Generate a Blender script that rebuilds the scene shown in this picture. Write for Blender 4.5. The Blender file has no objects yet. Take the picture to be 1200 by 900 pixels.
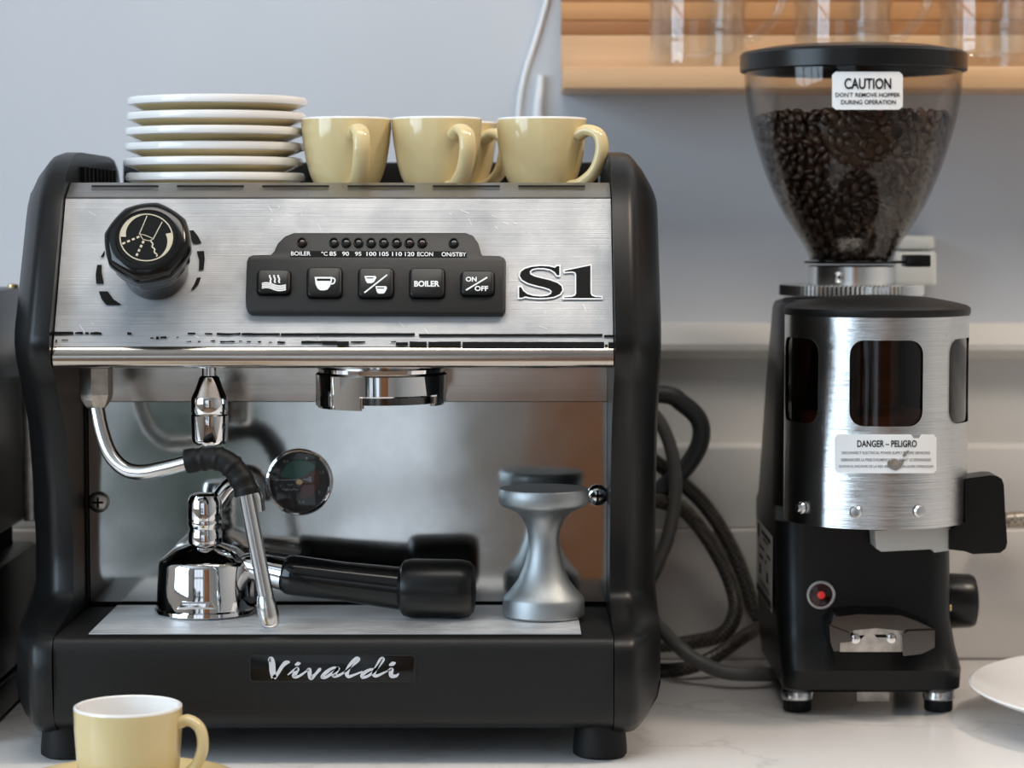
import bpy, bmesh, math, random
from math import sin, cos, tan, pi, radians, atan, atan2, sqrt
from mathutils import Vector, Matrix

random.seed(7)
SC = bpy.context.scene
COL = SC.collection

# ------------------------------------------------------------------ camera
FPX = 2900.0                     # focal length in pixels of the 1200 px wide frame
HORIZON = 255.0                  # image row of the horizon
CAM = Vector((0.0, 0.0, 0.366))  # worktop is z = 0
PITCH = atan((450.0 - HORIZON) / FPX)
cam_data = bpy.data.cameras.new('camera')
cam_data.sensor_width = 36.0
cam_data.lens = FPX / 1200.0 * 36.0
cam_data.dof.use_dof = True
cam_data.dof.focus_distance = 1.67
cam_data.dof.aperture_fstop = 7.1
cam_data.clip_start = 0.02
cam = bpy.data.objects.new('camera', cam_data)
cam.location = CAM
cam.rotation_euler = (pi / 2 - PITCH, 0, 0)
COL.objects.link(cam)
SC.camera = cam

# ------------------------------------------------------------------ view, world, lights
SC.view_settings.view_transform = 'Standard'
SC.view_settings.look = 'None'
SC.view_settings.gamma = 1.0
SC.view_settings.use_curve_mapping = False
SC.view_settings.exposure = -0.05

W = bpy.data.worlds.new('world')
SC.world = W
W.use_nodes = True
W.node_tree.nodes['Background'].inputs[0].default_value = (0.75, 0.85, 1.0, 1)
W.node_tree.nodes['Background'].inputs[1].default_value = 1.0


def area(name, loc, target, sx, sy, power, color, shape='RECTANGLE'):
    l = bpy.data.lights.new(name, 'AREA')
    l.shape = shape
    l.size = sx
    l.size_y = sy
    l.energy = power
    l.color = color
    o = bpy.data.objects.new(name, l)
    o.location = loc
    d = Vector(target) - Vector(loc)
    o.rotation_euler = d.to_track_quat('-Z', 'Y').to_euler()
    COL.objects.link(o)
    return o


# daylight outside the window in the left wall and the glazed door behind the camera
area('daylight_side', (-2.12, 0.15, 0.85), (0, 0.15, 0.80), 2.2, 1.5, 88, (0.66, 0.84, 1.0))
area('daylight_rear', (-0.95, -2.52, 0.20), (-0.95, 0, 0.20), 1.6, 2.1, 2.9, (0.93, 1.0, 0.98))
# light panel under the ceiling and a warm lamp above the worktop
area('ceiling_panel_light', (0.05, 1.20, 1.695), (0.05, 1.20, 0), 1.3, 0.45, 16, (1.0, 0.95, 0.88))
area('ceiling_lamp_light', (1.05, 1.42, 1.60), (1.05, 1.42, 0), 0.34, 0.34, 16, (1.0, 0.85, 0.70), 'DISK')


# ------------------------------------------------------------------ pixel helpers
CP, SP = cos(PITCH), sin(PITCH)


def ray(u, v):
    dx = (u - 600.0) / FPX
    dy = (450.0 - v) / FPX
    return Vector((dx, CP + dy * SP, -SP + dy * CP))


def at(u, v, Y):
    r = ray(u, v)
    return CAM + r * (Y / r.y)


def zz(v, Y):
    return at(600, v, Y).z


def xx(u, Y, v=450):
    return at(u, v, Y).x


def plane_map(p0, n, off=0.0):
    n = Vector(n).normalized()
    p = Vector(p0) + n * off

    def f(u, v):
        r = ray(u, v)
        return CAM + r * ((p - CAM).dot(n) / r.dot(n))
    return f


def ymap(Y):
    return lambda u, v: at(u, v, Y)


def zmap(z):
    return plane_map((0, 0, z), (0, 0, 1))


def cyl_map(cx, cy, R):
    def f(u, v):
        r = ray(u, v)
        a = r.x * r.x + r.y * r.y
        ox, oy = CAM.x - cx, CAM.y - cy
        b = 2 * (ox * r.x + oy * r.y)
        c = ox * ox + oy * oy - R * R
        d = max(b * b - 4 * a * c, 0)
        return CAM + r * ((-b - sqrt(d)) / (2 * a))
    return f


# ------------------------------------------------------------------ materials
def new_mat(name):
    m = bpy.data.materials.new(name)
    m.use_nodes = True
    nt = m.node_tree
    b = nt.nodes['Principled BSDF']
    return m, nt, b


def coords(nt, scale=(1, 1, 1)):
    tc = nt.nodes.new('ShaderNodeTexCoord')
    mp = nt.nodes.new('ShaderNodeMapping')
    mp.inputs['Scale'].default_value = scale
    geo = nt.nodes.new('ShaderNodeNewGeometry')
    nt.links.new(geo.outputs['Position'], mp.inputs['Vector'])
    return mp


def noise(nt, mp, scale, detail=3, rough=0.5):
    n = nt.nodes.new('ShaderNodeTexNoise')
    n.inputs['Scale'].default_value = scale
    n.inputs['Detail'].default_value = detail
    n.inputs['Roughness'].default_value = rough
    nt.links.new(mp.outputs[0], n.inputs['Vector'])
    return n


def ramp(nt, src, stops):
    r = nt.nodes.new('ShaderNodeValToRGB')
    e = r.color_ramp.elements
    while len(e) < len(stops):
        e.new(0.5)
    for i, (p, c) in enumerate(stops):
        e[i].position = p
        e[i].color = (c[0], c[1], c[2], 1) if not isinstance(c, (int, float)) else (c, c, c, 1)
    nt.links.new(src, r.inputs[0])
    return r


def bump(nt, b, src, strength, dist=0.001):
    n = nt.nodes.new('ShaderNodeBump')
    n.inputs['Strength'].default_value = strength
    n.inputs['Distance'].default_value = dist
    nt.links.new(src, n.inputs['Height'])
    nt.links.new(n.outputs[0], b.inputs['Normal'])


def simple(name, col, rough=0.5, metal=0.0, spec=0.5, coat=0.0, var=0.0, vscale=30, bmp=0.0, bscale=600, vstretch=(1, 1, 1)):
    m, nt, b = new_mat(name)
    b.inputs['Base Color'].default_value = (*col, 1)
    b.inputs['Roughness'].default_value = rough
    b.inputs['Metallic'].default_value = metal
    b.inputs['Specular IOR Level'].default_value = spec
    b.inputs['Coat Weight'].default_value = coat
    b.inputs['Coat Roughness'].default_value = 0.04
    if var > 0:
        mp = coords(nt, vstretch)
        n = noise(nt, mp, vscale, 4)
        r = ramp(nt, n.outputs['Fac'], [(0.3, [c * (1 - var) for c in col]), (0.7, [min(c * (1 + var), 1) for c in col])])
        nt.links.new(r.outputs[0], b.inputs['Base Color'])
    if bmp > 0:
        mp2 = coords(nt)
        n2 = noise(nt, mp2, bscale, 2)
        bump(nt, b, n2.outputs['Fac'], bmp, 0.0006)
    return m


M = {}


def brushed(name, col, rough, stretch, strength=0.25, aniso=None):
    m, nt, b = new_mat(name)
    if aniso:
        tg = nt.nodes.new('ShaderNodeTangent')
        tg.direction_type = 'RADIAL'
        tg.axis = aniso[0]
        nt.links.new(tg.outputs[0], b.inputs['Tangent'])
        b.inputs['Anisotropic'].default_value = aniso[1]
        b.inputs['Anisotropic Rotation'].default_value = aniso[2]
    b.inputs['Metallic'].default_value = 1
    mp = coords(nt, stretch)
    n = noise(nt, mp, 1.0, 4, 0.6)
    r = ramp(nt, n.outputs['Fac'], [(0.25, [c * 0.88 for c in col]), (0.75, [min(1, c * 1.08) for c in col])])
    nt.links.new(r.outputs[0], b.inputs['Base Color'])
    mp2 = coords(nt)
    n2 = noise(nt, mp2, 22, 5, 0.65)
    r2 = ramp(nt, n2.outputs['Fac'], [(0.3, rough * 0.8), (0.75, min(1, rough * 1.35))])
    nt.links.new(r2.outputs[0], b.inputs['Roughness'])
    bump(nt, b, n.outputs['Fac'], strength, 0.0002)
    return m


M['steel_face'] = brushed('brushed_steel_face', (0.45, 0.455, 0.465), 0.58, (6, 2000, 2000), 1.0)
M['steel_top'] = brushed('brushed_steel_top', (0.36, 0.345, 0.325), 0.34, (6, 900, 900), 0.2)
M['steel_doser'] = brushed('brushed_steel_doser', (0.70, 0.70, 0.70), 0.15, (3, 3, 2500), 0.8)
M['steel_bead'] = brushed('polished_steel_roll', (0.54, 0.49, 0.44), 0.18, (6, 900, 900), 0.08)
M['steel_grate'] = brushed('brushed_steel_grate', (0.86, 0.86, 0.86), 0.5, (4, 800, 800), 0.2)


def polished_back():
    m, nt, b = new_mat('polished_steel_splash_panel')
    b.inputs['Metallic'].default_value = 1
    mp = coords(nt)
    n = noise(nt, mp, 18, 6, 0.65)
    r = ramp(nt, n.outputs['Fac'], [(0.3, (0.50, 0.51, 0.50)), (0.75, (0.60, 0.60, 0.59))])
    nt.links.new(r.outputs[0], b.inputs['Base Color'])
    n2 = noise(nt, mp, 60, 5, 0.7)
    r2 = ramp(nt, n2.outputs['Fac'], [(0.35, 0.085), (0.65, 0.105), (0.8, 0.17)])
    nt.links.new(r2.outputs[0], b.inputs['Roughness'])
    n3 = noise(nt, mp, 9, 2)
    bump(nt, b, n3.outputs['Fac'], 0.10, 0.004)
    return m


M['splash'] = polished_back()
M['chrome'] = simple('chrome', (0.78, 0.78, 0.79), 0.035, 1)
M['dark_chrome'] = simple('dark_chrome', (0.13, 0.125, 0.12), 0.16, 1)
M['satin_steel'] = simple('satin_steel', (0.66, 0.66, 0.66), 0.22, 1, bmp=0.05, bscale=300)
M['worn_steel'] = simple('worn_steel', (0.55, 0.52, 0.48), 0.35, 1, var=0.25, vscale=120)
M['aluminium'] = simple('cast_aluminium', (0.33, 0.35, 0.36), 0.5, 1, var=0.10, vscale=60, bmp=0.15, bscale=900)
M['alu_bright'] = simple('machined_aluminium', (0.80, 0.80, 0.79), 0.22, 1)
M['black_tex'] = simple('black_textured_plastic', (0.008, 0.0078, 0.0075), 0.42, spec=0.3, bmp=0.30, bscale=1500, var=0.2, vscale=800)
M['black_side'] = simple('black_satin_side', (0.006, 0.006, 0.006), 0.34, spec=0.28, bmp=0.08, bscale=1500)
M['black_gloss'] = simple('black_gloss_plastic', (0.005, 0.005, 0.005), 0.14, spec=0.35)
M['black_satin'] = simple('black_satin_plastic', (0.005, 0.005, 0.005), 0.30, spec=0.3)
M['black_rubber'] = simple('black_rubber', (0.006, 0.006, 0.006), 0.55, spec=0.25, bmp=0.1, bscale=400)
M['black_flat'] = simple('flat_black', (0.004, 0.004, 0.004), 0.7, spec=0.1)
M['grinder_black'] = simple('grinder_black_paint', (0.005, 0.005, 0.005), 0.34, spec=0.32, bmp=0.08, bscale=1200)
M['panel_grey'] = simple('dark_grey_control_plastic', (0.016, 0.015, 0.014), 0.40, spec=0.35, bmp=0.15, bscale=1400)
M['print_black'] = simple('black_print', (0.006, 0.006, 0.006), 0.4, spec=0.1)
M['print_white'] = simple('white_print', (0.80, 0.80, 0.80), 0.5)
M['print_grey'] = simple('grey_print', (0.22, 0.22, 0.22), 0.5)
M['print_beige'] = simple('beige_print', (0.52, 0.46, 0.34), 0.5)
M['emblem'] = simple('silver_emblem', (0.70, 0.71, 0.74), 0.3, 0.3)
M['yellow'] = simple('yellow_glaze', (0.68, 0.545, 0.29), 0.12, spec=0.5, var=0.03, vscale=40)
M['white_glaze'] = simple('white_glaze', (0.86, 0.84, 0.82), 0.10)
M['plate'] = simple('white_porcelain', (0.80, 0.79, 0.79), 0.18)
M['label'] = simple('label_paper', (0.80, 0.80, 0.80), 0.5)
M['label_grey'] = simple('rating_label_foil', (0.52, 0.50, 0.47), 0.5, var=0.1, vscale=200)
M['beige_metal'] = simple('beige_painted_metal', (0.48, 0.45, 0.41), 0.45)
M['cable_black'] = simple('black_hose_rubber', (0.025, 0.026, 0.028), 0.5)
M['cable_grey'] = simple('grey_cable_sheath', (0.10, 0.095, 0.09), 0.5)
M['dial_black'] = simple('gauge_dial_black', (0.012, 0.012, 0.013), 0.5)
M['dial_green'] = simple('gauge_dial_green', (0.015, 0.085, 0.055), 0.5)
M['dial_red'] = simple('gauge_dial_red', (0.075, 0.014, 0.008), 0.5)
M['lamp_ring'] = simple('bright_lamp_ring', (0.72, 0.70, 0.67), 0.3, 0.4)
M['brass'] = simple('brass', (0.62, 0.47, 0.24), 0.3, 1)
M['led_red'] = simple('unlit_red_led', (0.02, 0.006, 0.005), 0.2)
M['led_dark'] = simple('unlit_green_led', (0.012, 0.016, 0.013), 0.2)
M['tube_white'] = simple('white_cable_sheath', (0.78, 0.80, 0.82), 0.4)
M['socket_white'] = simple('pale_plastic', (0.66, 0.67, 0.64), 0.4)
M['frame_white'] = simple('window_frame_paint', (0.30, 0.29, 0.28), 0.5)


def braid(name, c0, c1, metal):
    m, nt, b = new_mat(name)
    b.inputs['Metallic'].default_value = metal
    b.inputs['Roughness'].default_value = 0.4
    mp = coords(nt)
    w = nt.nodes.new('ShaderNodeTexChecker')
    w.inputs['Scale'].default_value = 420
    nt.links.new(mp.outputs[0], w.inputs['Vector'])
    w.inputs['Color1'].default_value = (*c0, 1)
    w.inputs['Color2'].default_value = (*c1, 1)
    nt.links.new(w.outputs['Color'], b.inputs['Base Color'])
    return m


M['braid'] = braid('braided_hose', (0.10, 0.088, 0.075), (0.035, 0.03, 0.027), 0.3)
M['braid_steel'] = braid('braided_steel_hose', (0.62, 0.55, 0.46), (0.22, 0.18, 0.15), 0.9)


def lamp_red():
    m, nt, b = new_mat('red_pilot_lamp')
    b.inputs['Base Color'].default_value = (0.03, 0.004, 0.004, 1)
    b.inputs['Roughness'].default_value = 0.2
    return m


M['lamp_red'] = lamp_red()
m, nt, b = new_mat('red_pilot_glow')
b.inputs['Base Color'].default_value = (0.3, 0.01, 0.01, 1)
b.inputs['Emission Color'].default_value = (1.0, 0.05, 0.04, 1)
b.inputs['Emission Strength'].default_value = 0.35
M['lamp_glow'] = m


def clear(name, tint, refl=1.0, rough=0.02, ior=1.45):
    m = bpy.data.materials.new(name)
    m.use_nodes = True
    nt = m.node_tree
    for n in list(nt.nodes):
        nt.nodes.remove(n)
    out = nt.nodes.new('ShaderNodeOutputMaterial')
    tr = nt.nodes.new('ShaderNodeBsdfTransparent')
    tr.inputs[0].default_value = (*tint, 1)
    gl = nt.nodes.new('ShaderNodeBsdfGlossy')
    gl.inputs['Roughness'].default_value = rough
    gl.inputs[0].default_value = (refl, refl, refl, 1)
    lw = nt.nodes.new('ShaderNodeLayerWeight')
    lw.inputs[0].default_value = 0.5
    pw = nt.nodes.new('ShaderNodeMath')
    pw.operation = 'POWER'
    pw.inputs[1].default_value = 3.5
    nt.links.new(lw.outputs['Facing'], pw.inputs[0])
    fr = nt.nodes.new('ShaderNodeMath')
    fr.operation = 'MULTIPLY_ADD'
    fr.inputs[1].default_value = 0.85
    fr.inputs[2].default_value = 0.05 * refl
    nt.links.new(pw.outputs[0], fr.inputs[0])
    mx = nt.nodes.new('ShaderNodeMixShader')
    nt.links.new(fr.outputs[0], mx.inputs[0])
    nt.links.new(tr.outputs[0], mx.inputs[1])
    nt.links.new(gl.outputs[0], mx.inputs[2])
    nt.links.new(mx.outputs[0], out.inputs[0])
    return m


M['hopper_clear'] = clear('clear_hopper_plastic', (0.95, 0.93, 0.91), 0.55, 0.02, 1.5)
M['glass'] = clear('clear_glass', (0.95, 0.96, 0.96), 1.0, 0.01, 1.5)
M['gauge_glass'] = clear('gauge_glass', (0.9, 0.9, 0.9), 0.7, 0.02, 1.4)
M['amber'] = clear('brown_tinted_window', (0.28, 0.17, 0.125), 0.9, 0.05, 1.5)
M['chamber'] = simple('coffee_stained_chamber', (0.30, 0.19, 0.13), 0.6, var=0.3, vscale=60)


def bean_mat():
    m, nt, b = new_mat('roasted_bean')
    oi = nt.nodes.new('ShaderNodeObjectInfo')
    r = ramp(nt, oi.outputs['Random'], [(0.0, (0.018, 0.009, 0.006)), (0.5, (0.032, 0.015, 0.009)), (1.0, (0.055, 0.026, 0.014))])
    nt.links.new(r.outputs[0], b.inputs['Base Color'])
    b.inputs['Roughness'].default_value = 0.42
    return m


M['bean'] = bean_mat()


def wall_mat(name, col):
    m, nt, b = new_mat(name)
    b.inputs['Roughness'].default_value = 0.6
    mp = coords(nt)
    n = noise(nt, mp, 4, 4)
    r = ramp(nt, n.outputs['Fac'], [(0.3, [c * 0.97 for c in col]), (0.7, [min(1, c * 1.03) for c in col])])
    nt.links.new(r.outputs[0], b.inputs['Base Color'])
    n2 = noise(nt, mp, 250, 3)
    bump(nt, b, n2.outputs['Fac'], 0.05, 0.001)
    return m


M['wall'] = wall_mat('painted_wall', (0.55, 0.575, 0.62))
M['wainscot'] = wall_mat('painted_wainscot', (0.60, 0.59, 0.57))
M['room_wall'] = wall_mat('room_wall_paint', (0.55, 0.53, 0.50))
M['ceiling'] = wall_mat('ceiling_paint', (0.62, 0.60, 0.58))
M['floor'] = wall_mat('floor_boards', (0.34, 0.22, 0.14))


def marble(name, base, vein):
    m, nt, b = new_mat(name)
    b.inputs['Roughness'].default_value = 0.22
    mp = coords(nt, (1, 1, 1))
    n = noise(nt, mp, 3.2, 8, 0.62)
    add = nt.nodes.new('ShaderNodeMix')
    add.data_type = 'VECTOR'
    add.inputs['Factor'].default_value = 0.25
    nt.links.new(mp.outputs[0], add.inputs['A'])
    nt.links.new(n.outputs['Color'], add.inputs['B'])
    n2 = nt.nodes.new('ShaderNodeTexNoise')
    n2.inputs['Scale'].default_value = 5.0
    n2.inputs['Detail'].default_value = 3
    nt.links.new(add.outputs['Result'], n2.inputs['Vector'])
    s = nt.nodes.new('ShaderNodeMath')
    s.operation = 'SUBTRACT'
    s.inputs[1].default_value = 0.5
    nt.links.new(n2.outputs['Fac'], s.inputs[0])
    a = nt.nodes.new('ShaderNodeMath')
    a.operation = 'ABSOLUTE'
    nt.links.new(s.outputs[0], a.inputs[0])
    r = ramp(nt, a.outputs[0], [(0.0, vein), (0.006, [0.6 * x + 0.4 * y for x, y in zip(base, vein)]), (0.022, base), (1.0, [c * 1.04 for c in base])])
    nt.links.new(r.outputs[0], b.inputs['Base Color'])
    return m


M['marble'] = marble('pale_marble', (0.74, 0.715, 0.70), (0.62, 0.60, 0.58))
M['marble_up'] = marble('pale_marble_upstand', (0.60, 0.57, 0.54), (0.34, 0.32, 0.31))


def wood(name, c0, c1):
    m, nt, b = new_mat(name)
    b.inputs['Roughness'].default_value = 0.38
    mp = coords(nt, (2.0, 30, 60))
    n = noise(nt, mp, 1.0, 5, 0.6)
    r = ramp(nt, n.outputs['Fac'], [(0.3, c0), (0.7, c1)])
    nt.links.new(r.outputs[0], b.inputs['Base Color'])
    return m


M['wood_light'] = wood('light_wood', (0.56, 0.33, 0.17), (0.68, 0.43, 0.24))
M['wood_mid'] = wood('mid_wood', (0.42, 0.19, 0.07), (0.56, 0.28, 0.11))
M['wood_dark'] = wood('dark_wood', (0.30, 0.12, 0.04), (0.44, 0.20, 0.07))
M['leaf'] = simple('plant_leaf', (0.05, 0.13, 0.05), 0.5, var=0.4, vscale=12)
M['pot'] = simple('terracotta_pot', (0.35, 0.15, 0.08), 0.7)
M['door_orange'] = wood('orange_wood_door', (0.38, 0.15, 0.06), (0.46, 0.2, 0.08))
m, nt, b = new_mat('lamp_diffuser')
b.inputs['Base Color'].default_value = (0.9, 0.85, 0.75, 1)
b.inputs['Emission Color'].default_value = (1.0, 0.8, 0.6, 1)
b.inputs['Emission Strength'].default_value = 3.0
M['lamp_diffuser'] = m

# ------------------------------------------------------------------ object builders
WLOC = {}


def link(o, parent=None, world=Vector((0, 0, 0))):
    COL.objects.link(o)
    WLOC[o.name] = Vector(world)
    if parent is not None:
        o.parent = parent
        o.location = Vector(world) - WLOC[parent.name]
    else:
        o.location = world
    return o


def thing(name, label, cat, loc=(0, 0, 0), group=None):
    o = bpy.data.objects.new(name, None)
    o.empty_display_size = 0.02
    link(o, None, Vector(loc))
    o['label'] = label
    o['category'] = cat
    if group:
        o['group'] = group
    return o


def tag(o, label, cat, group=None):
    o['label'] = label
    o['category'] = cat
    if group:
        o['group'] = group
    return o


def struct(o):
    o['kind'] = 'structure'
    return o


def finish(name, bm, mat, parent=None, smooth=True, angle=38, label=None, recalc=True):
    if recalc:
        bmesh.ops.recalc_face_normals(bm, faces=bm.faces[:])
    lo = Vector((1e9,) * 3)
    hi = Vector((-1e9,) * 3)
    for v in bm.verts:
        for i in range(3):
            lo[i] = min(lo[i], v.co[i])
            hi[i] = max(hi[i], v.co[i])
    c = Vector(((lo.x + hi.x) / 2, (lo.y + hi.y) / 2, lo.z))
    for v in bm.verts:
        v.co -= c
    me = bpy.data.meshes.new(name)
    bm.to_mesh(me)
    bm.free()
    mats = mat if isinstance(mat, (list, tuple)) else [mat]
    for k in mats:
        me.materials.append(M[k])
    if smooth:
        for p in me.polygons:
            p.use_smooth = True
        me.set_sharp_from_angle(angle=radians(angle))
    o = bpy.data.objects.new(name, me)
    link(o, parent, c)
    if label:
        o['label'] = label
    return o


def from_data(verts, faces):
    bm = bmesh.new()
    vs = [bm.verts.new(v) for v in verts]
    for f in faces:
        try:
            bm.faces.new([vs[i] for i in f])
        except ValueError:
            pass
    return bm


def bm_box(x0, x1, y0, y1, z0, z1, bev=0.0, seg=2, bm=None):
    b2 = bmesh.new()
    v = [b2.verts.new((x, y, z)) for x in (x0, x1) for y in (y0, y1) for z in (z0, z1)]
    for f in ((0, 1, 3, 2), (4, 6, 7, 5), (0, 4, 5, 1), (2, 3, 7, 6), (0, 2, 6, 4), (1, 5, 7, 3)):
        b2.faces.new([v[i] for i in f])
    bmesh.ops.recalc_face_normals(b2, faces=b2.faces[:])
    if bev > 0:
        bmesh.ops.bevel(b2, geom=b2.edges[:], offset=bev, segments=seg, affect='EDGES', profile=0.5)
    if bm is None:
        return b2
    merge(bm, b2)
    return bm


def merge(bm, b2):
    me = bpy.data.meshes.new('tmp')
    b2.to_mesh(me)
    b2.free()
    bm.from_mesh(me)
    bpy.data.meshes.remove(me)


def box(name, x0, x1, y0, y1, z0, z1, mat, parent=None, bev=0.0, seg=2, label=None):
    return finish(name, bm_box(x0, x1, y0, y1, z0, z1, bev, seg), mat, parent, smooth=bev > 0, label=label)


def bm_prism(pts, n, depth, bev=0.0, seg=2):
    """closed outline pts (3D, planar) extruded by depth along n; bev rounds the far rim"""
    n = Vector(n).normalized()
    bm = bmesh.new()
    a = [bm.verts.new(p) for p in pts]
    b = [bm.verts.new(Vector(p) + n * depth) for p in pts]
    k = len(pts)
    bm.faces.new(a)
    top = bm.faces.new(b)
    for i in range(k):
        bm.faces.new([a[i], a[(i + 1) % k], b[(i + 1) % k], b[i]])
    bmesh.ops.recalc_face_normals(bm, faces=bm.faces[:])
    if bev > 0:
        bmesh.ops.bevel(bm, geom=list(top.edges), offset=bev, segments=seg, affect='EDGES', profile=0.5)
    return bm


def prism(name, pts, n, depth, mat, parent=None, bev=0.0, seg=2, label=None, angle=38):
    return finish(name, bm_prism(pts, n, depth, bev, seg), mat, parent, True, angle, label)


def prism_px(name, px, fmap, n, depth, mat, parent=None, bev=0.0, seg=2, label=None):
    return prism(name, [fmap(u, v) for u, v in px], n, depth, mat, parent, bev, seg, label)


def rr(u0, v0, u1, v1, r, n=5):
    out = []
    for cx, cy, a0 in ((u1 - r, v0 + r, -90), (u1 - r, v1 - r, 0), (u0 + r, v1 - r, 90), (u0 + r, v0 + r, 180)):
        for i in range(n + 1):
            a = radians(a0 + 90.0 * i / n)
            out.append((cx + r * cos(a), cy + r * sin(a)))
    return out


def circ(cu, cv, r, n=32, ry=None):
    ry = r if ry is None else ry
    return [(cu + r * cos(2 * pi * i / n), cv + ry * sin(2 * pi * i / n)) for i in range(n)]


def bm_lathe(profile, center, seg=64, mtx=None, a0=0.0, a1=2 * pi, mats=None):
    """profile of (r, z); closed turn unless a0/a1 given; mtx turns the z axis elsewhere"""
    bm = bmesh.new()
    full = abs(a1 - a0 - 2 * pi) < 1e-6
    cnt = seg if full else seg + 1
    rings = []
    c = Vector(center)
    for r, z in profile:
        row = []
        if r < 1e-7:
            p = Vector((0, 0, z))
            if mtx:
                p = mtx @ p
            vv = bm.verts.new(c + p)
            row = [vv] * cnt
        else:
            for i in range(cnt):
                a = a0 + (a1 - a0) * i / seg
                p = Vector((r * cos(a), r * sin(a), z))
                if mtx:
                    p = mtx @ p
                row.append(bm.verts.new(c + p))
        rings.append(row)
    for k in range(len(rings) - 1):
        A, B = rings[k], rings[k + 1]
        for i in range(cnt if full else cnt - 1):
            j = (i + 1) % cnt
            q = [A[i], A[j], B[j], B[i]]
            u = []
            for x in q:
                if x not in u:
                    u.append(x)
            if len(u) >= 3:
                try:
                    f = bm.faces.new(u)
                    if mats:
                        f.material_index = mats[k]
                except ValueError:
                    pass
    return bm


def lathe(name, profile, center, mat, parent=None, seg=64, mtx=None, label=None, angle=38, mats=None, recalc=True):
    return finish(name, bm_lathe(profile, center, seg, mtx, mats=mats), mat, parent, True, angle, label, recalc)


def axis_mtx(d):
    return Vector((0, 0, 1)).rotation_difference(Vector(d).normalized()).to_matrix()


def catmull(pts, per=10):
    pts = [Vector(p) for p in pts]
    if len(pts) == 2:
        return pts
    P = [pts[0] * 2 - pts[1]] + pts + [pts[-1] * 2 - pts[-2]]
    out = []
    for i in range(1, len(P) - 2):
        p0, p1, p2, p3 = P[i - 1], P[i], P[i + 1], P[i + 2]
        for k in range(per):
            t = k / per
            out.append(0.5 * ((2 * p1) + (-p0 + p2) * t + (2 * p0 - 5 * p1 + 4 * p2 - p3) * t * t + (-p0 + 3 * p1 - 3 * p2 + p3) * t ** 3))
    out.append(pts[-1])
    return out


def bm_tube(pts, rad, seg=14, per=10, smooth=True, flat=1.0):
    path = catmull(pts, per) if smooth else [Vector(p) for p in pts]
    n = len(path)
    bm = bmesh.new()
    rings = []
    t0 = (path[1] - path[0]).normalized()
    nrm = t0.cross(Vector((0, 0, 1)))
    if nrm.length < 0.05:
        nrm = t0.cross(Vector((0, 1, 0)))
    nrm.normalize()
    for i, p in enumerate(path):
        t = (path[min(i + 1, n - 1)] - path[max(i - 1, 0)]).normalized()
        nrm = (nrm - t * nrm.dot(t)).normalized()
        bi = t.cross(nrm)
        if callable(rad):
            r = rad(i / (n - 1))
        elif isinstance(rad, (list, tuple)):
            x = i / (n - 1) * (len(rad) - 1)
            k = min(int(x), len(rad) - 2)
            r = rad[k] + (rad[k + 1] - rad[k]) * (x - k)
        else:
            r = rad
        rings.append([bm.verts.new(p + (nrm * cos(2 * pi * j / seg) + bi * sin(2 * pi * j / seg) * flat) * r) for j in range(seg)])
    for i in range(n - 1):
        for j in range(seg):
            k = (j + 1) % seg
            bm.faces.new([rings[i][j], rings[i][k], rings[i + 1][k], rings[i + 1][j]])
    bm.faces.new(rings[0][::-1])
    bm.faces.new(rings[-1])
    return bm


def tube(name, pts, rad, mat, parent=None, seg=14, per=10, smooth=True, label=None, angle=50, flat=1.0):
    return finish(name, bm_tube(pts, rad, seg, per, smooth, flat), mat, parent, True, angle, label)


def decal(name, polys, fmap, mat, parent, label=None):
    bm = bmesh.new()
    for poly in polys:
        try:
            bm.faces.new([bm.verts.new(fmap(u, v)) for u, v in poly])
        except ValueError:
            pass
    bmesh.ops.remove_doubles(bm, verts=bm.verts[:], dist=1e-6)
    return finish(name, bm, mat, parent, False, label=label, recalc=False)


def strip(path, widths):
    """a stroke as quads in pixel space"""
    n = len(path)
    if not isinstance(widths, (list, tuple)):
        widths = [widths] * n
    L, R = [], []
    for i in range(n):
        a = path[max(i - 1, 0)]
        b = path[min(i + 1, n - 1)]
        dx, dy = b[0] - a[0], b[1] - a[1]
        l = max(sqrt(dx * dx + dy * dy), 1e-6)
        nx, ny = -dy / l, dx / l
        w = widths[i] / 2
        L.append((path[i][0] + nx * w, path[i][1] + ny * w))
        R.append((path[i][0] - nx * w, path[i][1] - ny * w))
    return [[L[i], L[i + 1], R[i + 1], R[i]] for i in range(n - 1)]


def cat2(pts, per=6):
    return [(p.x, p.y) for p in catmull([(a, b, 0) for a, b in pts], per)]


def text_px(name, s, bx, fmap, mat, parent, bold=0.0, label=None):
    """lettering fitted to the pixel box (u0, v0, u1, v1) and laid on a surface"""
    cu = bpy.data.curves.new('txt', 'FONT')
    cu.body = s
    cu.size = 1.0
    cu.offset = bold
    cu.resolution_u = 5
    ob = bpy.data.objects.new('txt', cu)
    me = bpy.data.meshes.new_from_object(ob)
    bpy.data.objects.remove(ob)
    xs = [v.co.x for v in me.vertices]
    ys = [v.co.y for v in me.vertices]
    x0, x1, y0, y1 = min(xs), max(xs), min(ys), max(ys)
    bm = bmesh.new()
    bm.from_mesh(me)
    bpy.data.meshes.remove(me)
    for v in bm.verts:
        u = bx[0] + (v.co.x - x0) / (x1 - x0) * (bx[2] - bx[0])
        w = bx[3] - (v.co.y - y0) / (y1 - y0) * (bx[3] - bx[1])
        v.co = fmap(u, w)
    return finish(name, bm, mat, parent, False, label=label, recalc=False)


def copy_tree(o, parent=None):
    c = o.copy()
    COL.objects.link(c)
    WLOC[c.name] = WLOC[o.name].copy()
    if parent is not None:
        c.parent = parent
    for ch in list(o.children):
        copy_tree(ch, c)
    return c


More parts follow.
